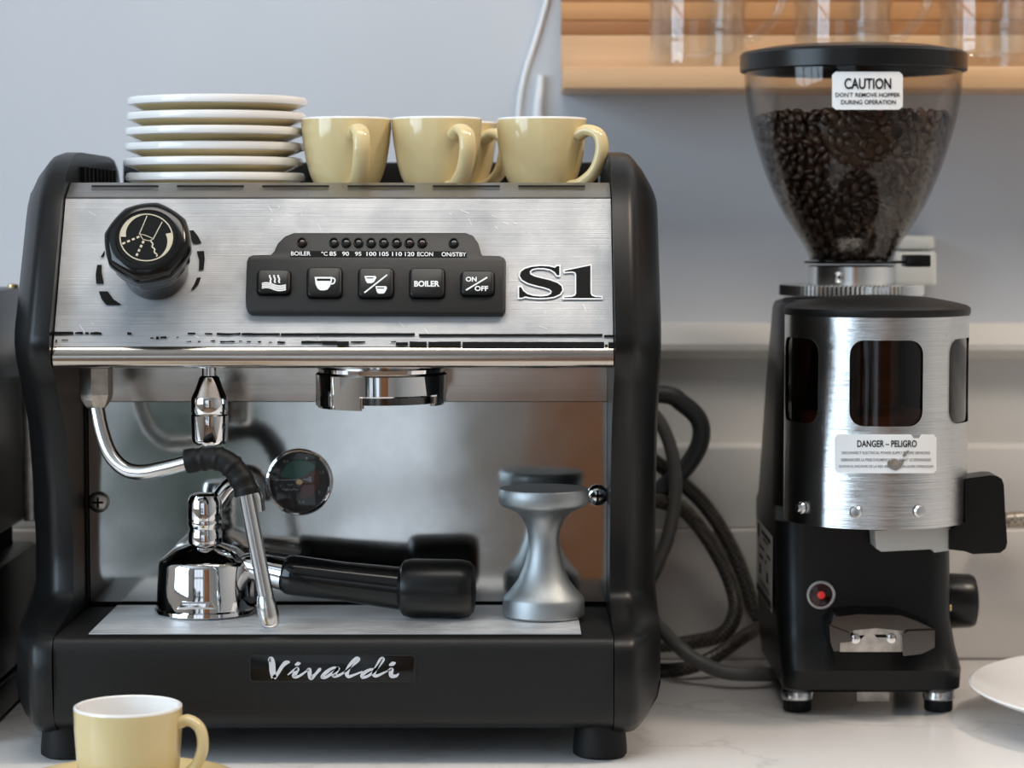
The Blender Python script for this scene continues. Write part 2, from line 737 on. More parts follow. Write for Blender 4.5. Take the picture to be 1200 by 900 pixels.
# ================================================================== THE ROOM
YW = 2.13            # painted wall above
FZ = -0.90
CZ = 1.72
struct(box('floor', -2.0, 2.3, -2.42, YW + 0.1, FZ - 0.05, FZ, 'floor'))
struct(box('ceiling', -2.0, 2.3, -2.42, YW + 0.1, CZ, CZ + 0.05, 'ceiling'))
struct(box('wall_back', -2.0, 2.3, YW, YW + 0.1, FZ, CZ, 'wall'))
struct(box('wall_right', 2.2, 2.3, -2.4, YW, FZ, CZ, 'room_wall'))


def wall_with_hole(name, axis, c0, c1, a0, a1, z0, z1, h):
    bm = bmesh.new()
    ha0, ha1, hz0, hz1 = h
    for (p0, p1, q0, q1) in ((a0, ha0, z0, z1), (ha1, a1, z0, z1), (ha0, ha1, z0, hz0), (ha0, ha1, hz1, z1)):
        if axis == 'x':
            bm_box(c0, c1, p0, p1, q0, q1, bm=bm)
        else:
            bm_box(p0, p1, c0, c1, q0, q1, bm=bm)
    return struct(finish(name, bm, 'room_wall', None, False))


wall_with_hole('wall_left', 'x', -2.0, -1.9, -2.4, YW, FZ, CZ, (-0.85, 1.15, 0.12, 1.55))
wall_with_hole('wall_front', 'y', -2.42, -2.32, -2.0, 2.2, FZ, CZ, (-1.70, -0.12, -0.82, 1.25))


def window(name, axis, c, a0, a1, z0, z1, nx, nz):
    bm = bmesh.new()
    t = 0.022

    def bar(p0, p1, q0, q1):
        if axis == 'x':
            bm_box(c - 0.02, c + 0.02, p0, p1, q0, q1, bm=bm)
        else:
            bm_box(p0, p1, c - 0.02, c + 0.02, q0, q1, bm=bm)
    for i in range(nx + 1):
        p = a0 + (a1 - a0) * i / nx
        w = t * (1.6 if i in (0, nx) else 0.8)
        bar(p - w, p + w, z0, z1)
    for i in range(nz + 1):
        p = z0 + (z1 - z0) * i / nz
        w = t * (1.6 if i in (0, nz) else 0.8)
        bar(a0, a1, p - w, p + w)
    return struct(finish(name, bm, 'frame_white', None, False))


window('window_1', 'x', -1.95, -0.85, 1.15, 0.12, 1.55, 4, 3)
window('window_2', 'y', -2.37, -1.70, -0.12, -0.82, 1.25, 3, 4)
# orange wooden door beside the glazing behind the camera, seen only mirrored in the steel
d = struct(box('door_1', 0.06, 0.92, -2.318, -2.28, FZ, 1.15, 'door_orange', bev=0.004))
lathe('door_handle', [(0, 0), (0.02, 0.0), (0.012, 0.02), (0.012, 0.04), (0.025, 0.05), (0.02, 0.07), (0, 0.075)], (0.84, -2.28, 0.1), 'satin_steel', d, 20, axis_mtx((0, 1, 0)))

# lower wall: marble upstand, grey band, ledge, panel and moulding
YU = 2.035
z_up = zz(622, YU)
z_led = zz(524, YU + 0.015)
z_mld = zz(412, YU + 0.045)
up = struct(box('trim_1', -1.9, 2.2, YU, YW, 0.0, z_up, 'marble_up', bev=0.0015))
struct(box('trim_2', -1.9, 2.2, YU + 0.015, YW, z_up, z_led, 'wainscot', bev=0.003))
struct(box('trim_3', -1.9, 2.2, YU + 0.050, YW, z_led, z_mld - 0.004, 'wainscot'))
bmm = bm_prism([Vector((-1.9, y, z)) for y, z in ((YW, z_mld - 0.006), (YU + 0.046, z_mld - 0.006), (YU + 0.030, z_mld + 0.002), (YU + 0.030, z_mld + 0.007), (YU + 0.055, z_mld + 0.016), (YU + 0.070, z_mld + 0.022), (YW, z_mld + 0.022))], (1, 0, 0), 4.1)
struct(finish('trim_4', bmm, 'wainscot', None, True))

# worktop
box_top = box('marble_worktop', -1.88, 2.18, 1.36, YU - 0.0005, -0.03, 0.0, 'marble', bev=0.002)
tag(box_top, 'pale marble worktop with faint veins carrying the coffee gear', 'worktop')
cab = thing('base_cabinet', 'painted base cabinet under the marble worktop', 'cabinet', (0.15, 1.7, FZ))
box('body', -1.86, 2.16, 1.42, YU - 0.01, FZ + 0.08, -0.031, 'room_wall', cab)
box('plinth', -1.86, 2.16, 1.48, YU - 0.01, FZ + 0.001, FZ + 0.079, 'black_flat', cab)
for i in range(6):
    dr = box('door', -1.85 + i * 0.668, -1.85 + i * 0.668 + 0.655, 1.40, 1.419, FZ + 0.09, -0.045, 'room_wall', cab, bev=0.003)
    tube('handle', [(-1.80 + i * 0.668, 1.40, -0.12), (-1.80 + i * 0.668, 1.375, -0.12), (-1.80 + i * 0.668, 1.375, -0.24), (-1.80 + i * 0.668, 1.40, -0.24)], 0.005, 'satin_steel', dr, 8, smooth=False)

# ceiling lamp
cl = thing('ceiling_lamp', 'warm round lamp under the ceiling above the worktop', 'lamp', (1.05, 1.42, CZ))
lathe('lamp_shade', [(0.03, 0.115), (0.14, 0.10), (0.20, 0.02), (0.203, 0.02), (0.145, 0.106), (0.03, 0.119)], (1.05, 1.42, 1.6), 'black_satin', cl, 48)

cp = thing('ceiling_panel_lamp', 'flat rectangular light panel under the ceiling', 'lamp', (0.05, 1.20, CZ))
box('panel_housing', -0.62, 0.72, 0.96, 1.44, 1.700, CZ - 0.0005, 'frame_white', cp)

# potted plants by the rear window, mirrored in the polished steel
for k, (px, py, h) in enumerate(((-0.72, -1.88, 0.78), (-1.42, -1.86, 0.85))):
    t = thing('potted_plant', ['leafy plant in terracotta pot by the glazed door, next to the wooden door', 'leafy plant in terracotta pot by the glazed door, near the side window'][k], 'plant', (px, py, FZ))
    lathe('pot', [(0, 0), (0.13, 0), (0.17, 0.28), (0.18, 0.28), (0.18, 0.32), (0.15, 0.32), (0.14, 0.27), (0, 0.27)], (px, py, FZ), 'pot', t, 32)
    tube('stem', [(px, py, FZ + 0.27), (px + 0.02, py, FZ + 0.8), (px, py + 0.02, FZ + h + 0.3)], [0.02, 0.008], 'pot', t, 8)
    bm = bmesh.new()
    for i in range(420):
        a = random.uniform(0, 2 * pi)
        z = FZ + random.uniform(0.45, h + 0.45)
        rr_ = random.uniform(0.05, 0.32)
        c = Vector((px + rr_ * cos(a), py + rr_ * sin(a), z))
        dv = Vector((cos(a), sin(a), random.uniform(-0.6, 0.5))).normalized()
        sd = dv.cross(Vector((0, 0, 1))).normalized() * 0.05
        vs = [bm.verts.new(c - dv * 0.07), bm.verts.new(c + sd), bm.verts.new(c + dv * 0.1), bm.verts.new(c - sd)]
        bm.faces.new(vs)
    lf = finish('foliage', bm, 'leaf', t, False, recalc=False)
    lf['kind'] = 'stuff'

# ================================================================== WOODEN SHELF AND GLASS MUGS
YS = 2.03
zs0, zs1 = zz(104, YS), zz(78, YS)
xl = xx(660, YS, 90)
sh = thing('wall_shelf', 'pale wooden wall shelf with striped wood back holding glass mugs', 'shelf', (0.4, YW, zs0))
box('shelf_board', xl, 1.15, YS, YW, zs0, zs1, 'wood_light', sh, bev=0.0015)
zb = [zs1, zz(41, 2.115), zz(24, 2.115), zz(2, 2.115), zz(-18, 2.115), zz(-42, 2.115), zz(-70, 2.115), zz(-100, 2.115), zz(-130, 2.115)]
wm = ['wood_light', 'wood_dark', 'wood_mid', 'wood_dark', 'wood_mid', 'wood_light', 'wood_dark', 'wood_mid']
for i in range(8):
    box('back_plank', xl, 1.15, 2.114 + 0.0006 * (i % 2), YW, zb[i] + 0.0002, zb[i + 1] - 0.0002, wm[i], sh, bev=0.0008)


def glass_mug(cu, label):
    Yc = 2.077
    c = at(cu, 77, Yc)
    c.z = zs1 + 0.0003
    t = thing('glass_mug', label, 'mug', c, 'glass mugs on the shelf')
    R = 0.043
    H = 0.105
    lathe('glass_body', [(0, 0), (R * 0.86, 0.0), (R * 0.94, 0.003), (R * 0.96, 0.012), (R, H - 0.002), (R - 0.0012, H), (R - 0.0026, H - 0.002), (R * 0.9, 0.018), (R * 0.82, 0.012), (R * 0.4, 0.0105), (0, 0.010)], c, 'glass', t, 48)
    tube('handle', [c + Vector((R * 0.94, -0.006, 0.024)), c + Vector((R + 0.008, -0.008, 0.029)), c + Vector((R + 0.024, -0.012, 0.050)), c + Vector((R + 0.026, -0.012, 0.075)), c + Vector((R + 0.010, -0.008, 0.093)), c + Vector((R * 0.98, -0.006, 0.093))], 0.0045, 'glass', t, 12)
    return t


glass_mug(817, 'clear glass mug on the shelf, at its open left end')
glass_mug(987, 'clear glass mug on the shelf behind the hopper lid')
glass_mug(1157, 'clear glass mug on the shelf, last one past the hopper lid')

# cable and pipe on the wall
tag(tube('wall_cable', [at(655, -60, 2.1275), at(641, 0, 2.1275), at(628, 45, 2.1275), at(614, 90, 2.1275), at(607, 140, 2.1275), at(606, 230, 2.1275)], 0.0022, 'tube_white', None, 8), 'thin white cable running up the wall beside the shelf', 'cable')
tag(tube('wall_pipe', [at(629, 240, 2.126), at(630, 140, 2.126), at(634, 88, 2.126)], [0.005, 0.0045, 0.003], 'tube_white', None, 12), 'short white pipe on the wall behind the cups', 'pipe')
# pale plug adaptor on the wall behind the grinder neck
pa = thing('plug_adaptor', 'pale plastic plug adaptor on wall behind the grinder neck', 'plug', at(1070, 332, 2.12))
for nm, a in (('plug_cap', (1046, 276, 1089, 292)), ('plug_body', (1042, 294, 1091, 334))):
    prism_px(nm, rr(a[0], a[1], a[2], a[3], 5), ymap(YW - 0.0005), (0, -1, 0), 0.030, 'socket_white', pa, bev=0.003)
tag(tube('braided_water_hose', [at(1165, 612, 2.02), at(1182, 609, 2.015), at(1215, 608, 2.01), at(1280, 612, 2.0), at(1350, 640, 2.0)], 0.0062, 'braid_steel', None, 16), 'braided steel water hose coming out behind the grinder', 'hose')

# ================================================================== ESPRESSO MACHINE
MACH = thing('espresso_machine', 'black and brushed steel espresso machine with a row of five buttons', 'coffee machine', (-0.118, 1.80, 0))
XL, XR = xx(62, 1.637, 760), xx(720, 1.637, 760)      # inner faces of the side panels
YBACK = 1.772                                        # splash panel
ZT = zz(745, 1.64)                                   # tray level
TH = radians(28)
FN = Vector((0, -cos(TH), sin(TH)))                  # normal of the sloping face
FP = at(400, 405, 1.648)
face = lambda off=0.0: plane_map(FP, FN, off)
zf = FP.z


def face_y(z):
    return FP.y + (z - FP.z) * tan(TH)


z_fold = face(0)(400, 231).z
# side panels
prof = []     # (Y, z, inset dir y, inset dir z)


def pp(Y, v, dy, dz, zabs=None):
    prof.append((Y, zz(v, Y) if zabs is None else zabs, dy, dz))


pp(1.655, 858, 0.5, 0.8)
pp(1.641, 850, 0.9, 0.5)
pp(1.634, 832, 1, 0.2)
pp(1.631, 795, 1, 0)
pp(1.632, 765, 1, 0)
pp(1.637, 750, 1, -0.05)
pp(1.648, 741, 0.8, -0.1)
pp(1.675, 728, 0.6, -0.1)
pp(1.700, 715, 0.5, -0.05)
pp(1.712, 703, 0.6, 0)
pp(1.717, 690, 0.7, 0)
pp(1.718, 640, 0.7, 0)
pp(1.710, 570, 0.7, 0)
pp(1.690, 500, 0.8, 0)
pp(1.660, 450, 0.9, 0)
pp(1.642, 425, 1, 0)
pp(1.637, 405, 1, 0)
pp(1.638, 392, 1, 0)
z_a = face(0)(400, 250).z
pp(face_y(z_a) - 0.011, 0, 1, -0.1, z_a)
z_b = face(0)(400, 228).z
pp(face_y(z_b) - 0.008, 0, 0.9, -0.3, z_b)
pp(1.708, 205, 0.8, -0.5)
pp(1.722, 190, 0.6, -0.8)
pp(1.742, 181, 0.3, -1)
pp(1.765, 178.5, 0.05, -1)
pp(1.83, 0, 0, -1, 0.4122)
pp(1.89, 0, 0, -1, 0.4122)
pp(1.915, 0, 0, -1, 0.410)
pp(1.935, 0, -0.2, -0.9, 0.402)
pp(1.95, 0, -0.4, -0.8, 0.385)
pp(1.975, 0, -0.8, -0.3, 0.30)
pp(1.98, 0, -1, 0.1, 0.05)
pp(1.975, 0, -0.8, 0.6, 0.022)


def side_panel(xin, sgn):
    rings = ((0.0, 0.0), (0.010, 0.0), (0.0145, 0.0025), (0.0175, 0.007), (0.024, 0.020), (0.031, 0.040), (0.034, 0.058))
    bm = bmesh.new()
    rows = []
    for off, ins in rings:
        rows.append([bm.verts.new((xin + sgn * off, y + dy * ins, z + dz * ins * 0.62)) for y, z, dy, dz in prof])
    n = len(prof)
    for a, b in zip(rows[:-1], rows[1:]):
        for i in range(n):
            j = (i + 1) % n
            bm.faces.new([a[i], a[j], b[j], b[i]])
    bm.faces.new(rows[0])
    bm.faces.new(rows[-1])
    return finish('side_panel', bm, 'black_side', MACH, True, 60)


spl = side_panel(XL, -1)
spr = side_panel(XR, 1)
for i in range(9):       # ribs on the inside of the left panel at cup height
    y = 1.765 + i * 0.017
    box('rib', XL, XL + 0.003, y, y + 0.006, 0.375, 0.402, 'black_flat', spl)

# head: sloping sheet with rolled lower edge
zc = zz(418, 1.650)
rb = 0.0085
shp = []
yt, zt_ = face_y(z_fold), z_fold
z_edge = zz(214, yt + 0.020)
shp += [(yt + 0.030, z_edge - 0.012), (yt + 0.026, z_edge - 0.002), (yt + 0.0225, z_edge)]
shp += [(yt + 0.0195, z_edge - 0.0004), (yt + 0.0035, zt_ + 0.0012), (yt + 0.0008, zt_ + 0.0002)]
shp_top = list(shp)
ztop = zt_ - 0.0012
zbot = zf - 0.0006
slope = [(face_y(ztop), ztop)] + [(face_y(zt_ - 0.012), zt_ - 0.012), (face_y((ztop + zbot) / 2), (ztop + zbot) / 2), (face_y(zbot), zbot)]


def sheet(name, line, x0, x1, mat, th=0.0012):
    """bent sheet of metal: a line in the YZ plane given thickness and drawn out along X"""
    n = len(line)
    back = []
    for i in range(n):
        a, b_ = line[max(i - 1, 0)], line[min(i + 1, n - 1)]
        dy, dz = b_[0] - a[0], b_[1] - a[1]
        l = max(sqrt(dy * dy + dz * dz), 1e-9)
        ny, nz = -dz / l, dy / l
        back.append((ny, nz))
    # the thickness goes to the inside of the machine
    mid = back[n // 2]
    sg = 1 if mid[0] > 0 else -1
    sec = list(line) + [(line[i][0] + sg * back[i][0] * th, line[i][1] + sg * back[i][1] * th) for i in range(n - 1, -1, -1)]
    return prism(name, [Vector((x0, y, z)) for y, z in sec], (1, 0, 0), x1 - x0, mat, MACH, angle=50)


xs0, xs1 = XL + 0.0008, XR - 0.0008
sheet('head_face', slope, xs0, xs1, 'steel_face')
sheet('head_top_edge', shp_top, xs0, xs1, 'steel_top')
yb_, zb_ = face_y(zbot), zbot
bead = []
cY, cZ = yb_ + 0.0045, zb_ - 0.0082
bead.append((yb_, zb_ - 0.0002))
bead.append((yb_ - 0.0022, zb_ - 0.0022))
for i in range(9):
    a = radians(155 + i * 17)
    bead.append((cY + 0.0080 * cos(a), cZ + 0.0075 * sin(a) + 0.001))
bead += [(cY + 0.02, cZ - 0.0066), (cY + 0.03, cZ - 0.0060)]
sheet('head_roll', bead, xs0, xs1, 'steel_bead')
z_under = cZ - 0.0060
box('head_underside', xs0, xs1, cY + 0.012, YBACK + 0.02, z_under + 0.001, z_under + 0.004, 'black_flat', MACH)
# ventilation slots
slm = plane_map((0, yt + 0.0195, z_edge - 0.0004), Vector((0, -(z_edge - 0.0004 - zt_ - 0.0012), 0.016)).normalized(), 0.0009)
for u0 in (107, 207, 307, 407, 507, 607):
    decal('vent_slot', [rr(u0, 217.0, u0 + 79, 219.6, 1.2, 3)], slm, 'print_black', MACH)
# cup tray and rear
ZC = 0.3795
box('cup_tray', XL + 0.0032, xs1, yt + 0.031, 1.955, ZC - 0.003, ZC, 'steel_top', MACH)
box('rear_rail', XL + 0.0032, xs1, 1.935, 1.945, ZC + 0.0003, zz(190, 1.935), 'black_side', MACH, bev=0.002)
for i in range(14):
    x = XL + 0.02 + i * 0.0255
    box('rail_slot', x, x + 0.004, 1.934, 1.9352, ZC + 0.006, zz(194, 1.935), 'black_flat', MACH)
box('rear_panel', XL + 0.0005, XR - 0.0005, 1.957, 1.972, 0.03, 0.376, 'black_side', MACH)

# splash panel and the tilted steel band above it
zsp0, zsp1 = zz(705, YBACK), zz(471, YBACK)
XP0, XP1 = xx(105, YBACK, 600), xx(716, YBACK, 600)
box('splash_panel', XP0, XP1, YBACK, YBACK + 0.002, zsp0, zsp1, 'splash', MACH)
box('splash_backing', XL + 0.0005, XR - 0.0005, YBACK + 0.0022, YBACK + 0.01, ZT - 0.06, 0.37, 'black_flat', MACH)
bl = []
zb_top = z_under + 0.0005
for i in range(13):
    t_ = i / 12
    bl.append((YBACK - 0.0004 - 0.0016 - 0.0004 * t_ - 0.0007 * sin(pi * t_), zsp1 + 0.0006 + (zb_top - zsp1 - 0.001) * t_))
sheet('upper_splash_band', bl, XP0, XP1, 'steel_bead', 0.001)

# side fillers between splash panel and side panels
for a, b_ in ((XL + 0.0003, XP0 - 0.0008), (XP1 + 0.0008, XR - 0.0003)):
    box('splash_edge_strip', a, b_, YBACK - 0.004, YBACK, ZT, zsp1 + 0.03, 'black_satin', MACH)

# base
bz0 = zz(851, 1.645)
bpf = [(1.640, ZT - 0.0008), (1.6355, ZT - 0.004)]
for v in (765, 780, 800, 820, 836):
    bpf.append((1.6345, zz(v, 1.6345)))
bpf += [(1.637, zz(846, 1.637)), (1.643, zz(851, 1.643)), (1.655, zz(853, 1.655)), (1.96, zz(853, 1.655)), (1.96, ZT - 0.0008)]
prism('drip_tray_front', [Vector((XL + 0.0006, y, z)) for y, z in bpf], (1, 0, 0), XR - XL - 0.0012, 'black_tex', MACH, angle=60)
gx0, gx1 = xx(104, 1.642, 742), xx(681, 1.642, 742)
GZ = ZT + 0.0014
bm = bmesh.new()
ns = 26
gy0, gy1 = 1.6425, 1.764
for i in range(ns):
    y = gy0 + (gy1 - gy0) * i / ns
    bm_box(gx0, gx1, y, y + (gy1 - gy0) / ns * 0.70, ZT + 0.0001, GZ, bm=bm)
bm_box(gx0, gx1, gy0, gy1, ZT - 0.0006, ZT + 0.0004, bm=bm)
g = finish('drip_grate', bm, 'steel_grate', MACH, False, label='brushed steel drip grate with fine slats')
g['kind'] = 'stuff'
box('tray_rim', gx0 - 0.0006, gx1 + 0.0006, gy0 - 0.0013, gy0 - 0.0001, ZT - 0.0006, ZT + 0.0006, 'black_satin', MACH)
# feet
for u, Y in ((80, 1.668), (703, 1.668), (80, 1.93), (703, 1.93)):
    xf = xx(u, 1.668, 870)
    lathe('foot', [(0, 0.0005), (0.0165, 0.0005), (0.0185, 0.002), (0.0185, 0.006), (0.0165, 0.028), (0, 0.028)], (xf, Y, 0), 'black_rubber', MACH, 32)
for u in (62.5, 719.5):
    pass

# name plate on the tray front with script lettering
npm = ymap(1.6345)
pl = prism_px('name_plate', rr(293, 768, 486, 798.5, 4), npm, (0, -1, 0), 0.0006, 'black_gloss', MACH, bev=0.0003)
ring = []
R0, R1 = rr(292, 767, 487, 799.5, 4.5), rr(293.6, 768.6, 485.4, 797.9, 3.5)
decal('plate_rim', [[R0[i], R0[(i + 1) % len(R0)], R1[(i + 1) % len(R1)], R1[i]] for i in range(len(R0))], ymap(1.63375), 'panel_grey', pl)
Z6 = lambda pts: [(280 + a / 5.4545, 740 + b / 5.4545) for a, b in pts]
S = []


def pen(pts, ws):
    q = cat2(Z6(pts), 6)
    w = []
    for i in range(len(q)):
        x = i / (len(q) - 1) * (len(ws) - 1)
        k = min(int(x), len(ws) - 2)
        w.append((ws[k] + (ws[k + 1] - ws[k]) * (x - k)) * 1.18 / 5.4545)
    S.extend(strip(q, w))


pen([(188, 188), (203, 178), (212, 205), (215, 250), (224, 296)], [8, 32, 34, 34, 30])
pen([(222, 298), (248, 268), (275, 225), (300, 200), (325, 195)], [24, 18, 20, 24, 10])
pen([(312, 278), (345, 252), (374, 238), (362, 262), (352, 286), (378, 288), (420, 262), (440, 246)], [6, 12, 22, 24, 22, 14, 10, 10])
pen([(358, 214), (378, 206), (394, 203)], [8, 22, 6])
pen([(432, 248), (450, 244), (452, 275), (462, 297), (490, 272), (515, 244), (525, 236)], [8, 22, 22, 24, 14, 18, 8])
pen([(640, 232), (600, 234), (556, 262), (530, 292), (560, 290), (610, 256), (634, 234), (612, 268), (606, 284), (640, 280), (690, 250)], [8, 14, 20, 16, 16, 14, 22, 24, 20, 14, 10])
pen([(672, 262), (722, 222), (766, 182), (750, 172), (712, 214), (690, 262), (700, 288), (740, 276), (790, 256)], [8, 10, 14, 18, 22, 24, 18, 12, 8])
pen([(880, 240), (834, 246), (792, 272), (790, 292), (826, 284), (872, 246), (920, 184), (908, 178), (878, 232), (862, 272), (880, 284), (930, 262), (960, 248)], [8, 16, 20, 18, 14, 14, 18, 20, 20, 22, 16, 10, 8])
pen([(940, 258), (976, 240), (972, 262), (975, 284), (1005, 284), (1022, 268)], [6, 18, 24, 22, 16, 6])
pen([(960, 216), (984, 206), (1002, 200)], [8, 24, 6])
decal('script_lettering', S, ymap(1.6336), 'emblem', pl, label='silver script lettering')

# stripes on the face, worn away at the left
sf = face(0.0009)


def jag(u0, u1, v0, v1, rough=0.5, step=7):
    n = max(2, int((u1 - u0) / step))
    top = [(u0 + (u1 - u0) * i / n, v0 + random.uniform(-0.15, rough)) for i in range(n + 1)]
    bot = [(u0 + (u1 - u0) * i / n, v1 - random.uniform(-0.15, rough)) for i in range(n + 1)]
    return [[top[i], top[i + 1], bot[i + 1], bot[i]] for i in range(n)]


P = []
for a, b_, r_ in ((55, 86, 0.3), (88, 97, 1), (100, 104, 0.6), (106, 119, 0.8), (149, 154, 0.6), (220, 229, 1), (240, 249, 1), (254, 282, 0.8), (283, 328, 0.4), (329, 486, 0.15), (491, 706, 0.1), (708, 720, 0.1)):
    decal('upper_stripe', jag(a, b_, 388.6 + (a - 55) * 0.0060, 391.9 + (a - 55) * 0.0050, r_), sf, 'print_black', MACH)
P = []
for a, b_, v0, v1, r_ in ((65, 67, 398, 401, 0.5), (72, 80, 397.5, 399, 0.6), (176, 180, 395, 397, 0.5), (183, 186, 394, 398, 0.5), (188, 195, 394, 397, 0.8), (207, 209, 394.5, 396, 0.3), (219, 224, 399.5, 401, 0.4), (232, 235, 399.5, 401, 0.4), (247, 252, 398.6, 400.5, 0.4), (258, 275, 399, 401.5, 0.8), (280, 284, 399, 400.5, 0.3), (289, 294, 399.5, 401, 0.3), (302, 306, 399.5, 401.5, 0.4), (315, 319, 400.5, 402, 0.3), (325, 334, 400, 402.5, 0.5), (353, 378, 399, 402.5, 0.7), (378, 395, 399.2, 404, 0.5), (395, 409, 400, 406, 0.6), (411, 428, 399.5, 402, 0.8), (458, 464, 399.5, 401.5, 0.5), (464, 478, 400, 406, 1.2), (480, 500, 400, 406.4, 0.6), (502, 540, 400.2, 406.8, 0.5), (542, 708, 400.6, 407.6, 0.15), (709, 712, 403.5, 406.5, 0.8), (713, 720, 401, 407.8, 0.3)):
    decal('lower_stripe', jag(a, b_, v0, v1, r_), sf, 'print_black', MACH)
# a few fine scratches
P = []
for i in range(46):
    u, v = random.uniform(80, 700), random.uniform(240, 395)
    if 285 < u < 600 and 270 < v < 375 or 110 < u < 245 and v < 385:
        continue
    a, l = random.uniform(0.3, 1.2), random.uniform(3, 11)
    P += strip([(u, v), (u + l * cos(a), v + l * sin(a))], random.uniform(0.25, 0.5))
decal('scratch', P, face(0.0008), 'print_white', MACH)['kind'] = 'stuff'

# S1 badge
Q8 = lambda pts: [(600 + a / 6.0, 290 + b / 6.0) for a, b in pts]
Sg = [(333, 131), (333, 196), (317, 196), (302, 174), (272, 155), (228, 145), (180, 144), (142, 152), (124, 168), (128, 188), (155, 203), (210, 217), (270, 231), (320, 250), (348, 272), (354, 300), (336, 328), (296, 346), (240, 354), (185, 355), (130, 351), (92, 344), (72, 353), (50, 353), (50, 279), (64, 279), (78, 304), (105, 326), (150, 340), (205, 344), (250, 339), (275, 325), (280, 308), (265, 293), (230, 281), (170, 267), (110, 249), (70, 226), (55, 200), (61, 172), (90, 150), (140, 136), (200, 130), (260, 133), (302, 143), (316, 131)]
One = [(552, 126), (552, 322), (560, 338), (585, 348), (628, 350), (628, 356), (366, 356), (366, 350), (420, 347), (444, 338), (451, 322), (451, 188), (444, 174), (425, 168), (372, 172), (370, 164)]


def offset_poly(p, d):
    n = len(p)
    area2 = sum(p[i][0] * p[(i + 1) % n][1] - p[(i + 1) % n][0] * p[i][1] for i in range(n))
    sg = 1 if area2 > 0 else -1
    out = []
    for i in range(n):
        a, b_, c = Vector(p[i - 1]), Vector(p[i]), Vector(p[(i + 1) % n])
        e1, e2 = (b_ - a).normalized(), (c - b_).normalized()
        n1, n2 = Vector((e1.y, -e1.x)) * sg, Vector((e2.y, -e2.x)) * sg
        m_ = n1 + n2
        k = d / max(0.45, (1 + n1.dot(n2)) / 2) / 2
        out.append(tuple(b_ + m_ * k))
    return out


bd = decal('badge_lettering', [Q8(Sg), Q8(One)], face(0.0011), 'print_black', MACH, label='black serif letters S1 with white outline')
for q in (Sg, One):
    o = offset_poly(q, 10)
    decal('outline', [[Q8([q[i]])[0], Q8([q[(i + 1) % len(q)]])[0], Q8([o[(i + 1) % len(q)]])[0], Q8([o[i]])[0]] for i in range(len(q))], face(0.00105), 'print_white', bd)

# control panel
cpx = [(289, 362)] + [(288.5, 352), (290, 310), (292, 305), (297, 302.5), (318, 302), (322, 298), (326, 289), (334, 281), (345, 276.5), (546, 276.5), (555, 280), (561, 289), (564, 301), (566, 303), (586, 303.5), (591, 306), (593, 310), (592.5, 366), (589, 371), (296, 370), (291, 367)]
CP_ = prism_px('control_panel', cpx, face(0.0006), FN, 0.0055, 'panel_grey', MACH, bev=0.0014, label='dark grey raised control panel')
cf = face(0.0062)
decal('legend_strip', [[(340, 294), (547, 294.5), (547, 302), (340, 301.3)]], cf, 'print_black', CP_)
cf2 = face(0.0064)
for s, a, b_ in (('BOILER', 341, 364), ('°C', 376.5, 384), ('85', 386, 394), ('90', 401, 409), ('95', 416, 423.5), ('100', 429.5, 441), ('105', 444.5, 455.5), ('110', 459.5, 471), ('120', 474.5, 485.5), ('ECON', 489, 507.5), ('ON/STBY', 517.5, 546.5)):
    v0 = 294.6 + (a - 340) * 0.005
    text_px('legend', s, (a, v0, b_, v0 + 4.9), cf2, 'print_white', CP_, 0.015)
for i, u in enumerate((354, 391.5, 405.8, 420.3, 435, 450, 465, 480, 495, 532)):
    v = 284.4 + (u - 354) * 0.003
    cpt = face(0.0061)(u, v)
    mt = axis_mtx(FN)
    ld = lathe('indicator_ring', [(0.0036, 0), (0.0034, 0.0012), (0.0026, 0.0015), (0.0022, 0.0004), (0.0022, 0)], cpt, 'black_satin', CP_, 20, mt)
    lathe('indicator_lamp', [(0.0022, 0.0), (0.0019, 0.0006), (0, 0.0010)], cpt, 'led_red' if u in (354, 480, 495) else 'led_dark', CP_, 14, mt)
# buttons
bts = ((302, 318, 340.5, 345.8), (360.5, 315.3, 400.8, 349.5), (420.5, 315.8, 461, 349.8), (480.5, 316, 521, 350), (540.5, 319.2, 579, 347.3))
bf = face(0.0100)
buttons = []
for (a, b_, c, d_) in bts:
    decal('button_gap', [rr(a - 1.3, b_ - 1.3, c + 1.3, d_ + 1.3, 6)], face(0.00615), 'black_flat', CP_)
    buttons.append(prism_px('button', rr(a, b_, c, d_, 5.5), face(0.0063), FN, 0.0034, 'black_satin', MACH, bev=0.0012, seg=3))
V6 = lambda pts: [(280 + a / 7.059, 265 + b / 7.059) for a, b in pts]
V7 = lambda pts: [(430 + a / 7.059, 265 + b / 7.059) for a, b in pts]
Sx = []
for u in (258, 293, 328):
    Sx += strip(V6(cat2([(u - 4, 404), (u - 2, 420), (u + 6, 438), (u + 2, 455), (u + 8, 470)], 4)), 1.9)
for k in range(4):
    Sx += strip(V6(cat2([(190, 474 + k * 13), (225, 468 + k * 13), (262, 474 + k * 13), (305, 490 + k * 13), (345, 494 + k * 13), (388, 486 + k * 13)], 4)), 1.35)
decal('icon', Sx, bf, 'print_white', buttons[0])
Sx = [V6([(626, 420), (772, 420), (768, 460), (752, 500), (732, 525), (705, 532), (670, 530), (650, 515), (634, 480)])]
Sx += strip(V6(cat2([(770, 430), (790, 436), (794, 455), (782, 474), (762, 478)], 4)), 1.6)
decal('icon', Sx, bf, 'print_white', buttons[1])
decal('icon_slot', [V6([(644, 434), (758, 434), (758, 452), (646, 452)])], face(0.0101), 'print_black', buttons[1])
Sx = strip(V6([(1036, 550), (1192, 410)]), 1.7)
Sx += strip(V7([(-22, 548), (168, 402)]), 1.7)[:0]
Sx = strip([(427, 343.0), (453.7, 322)], 1.7)
Sx += [V6([(1038, 412), (1128, 412), (1138, 425), (1118, 462), (1098, 472), (1062, 472), (1048, 450)])]
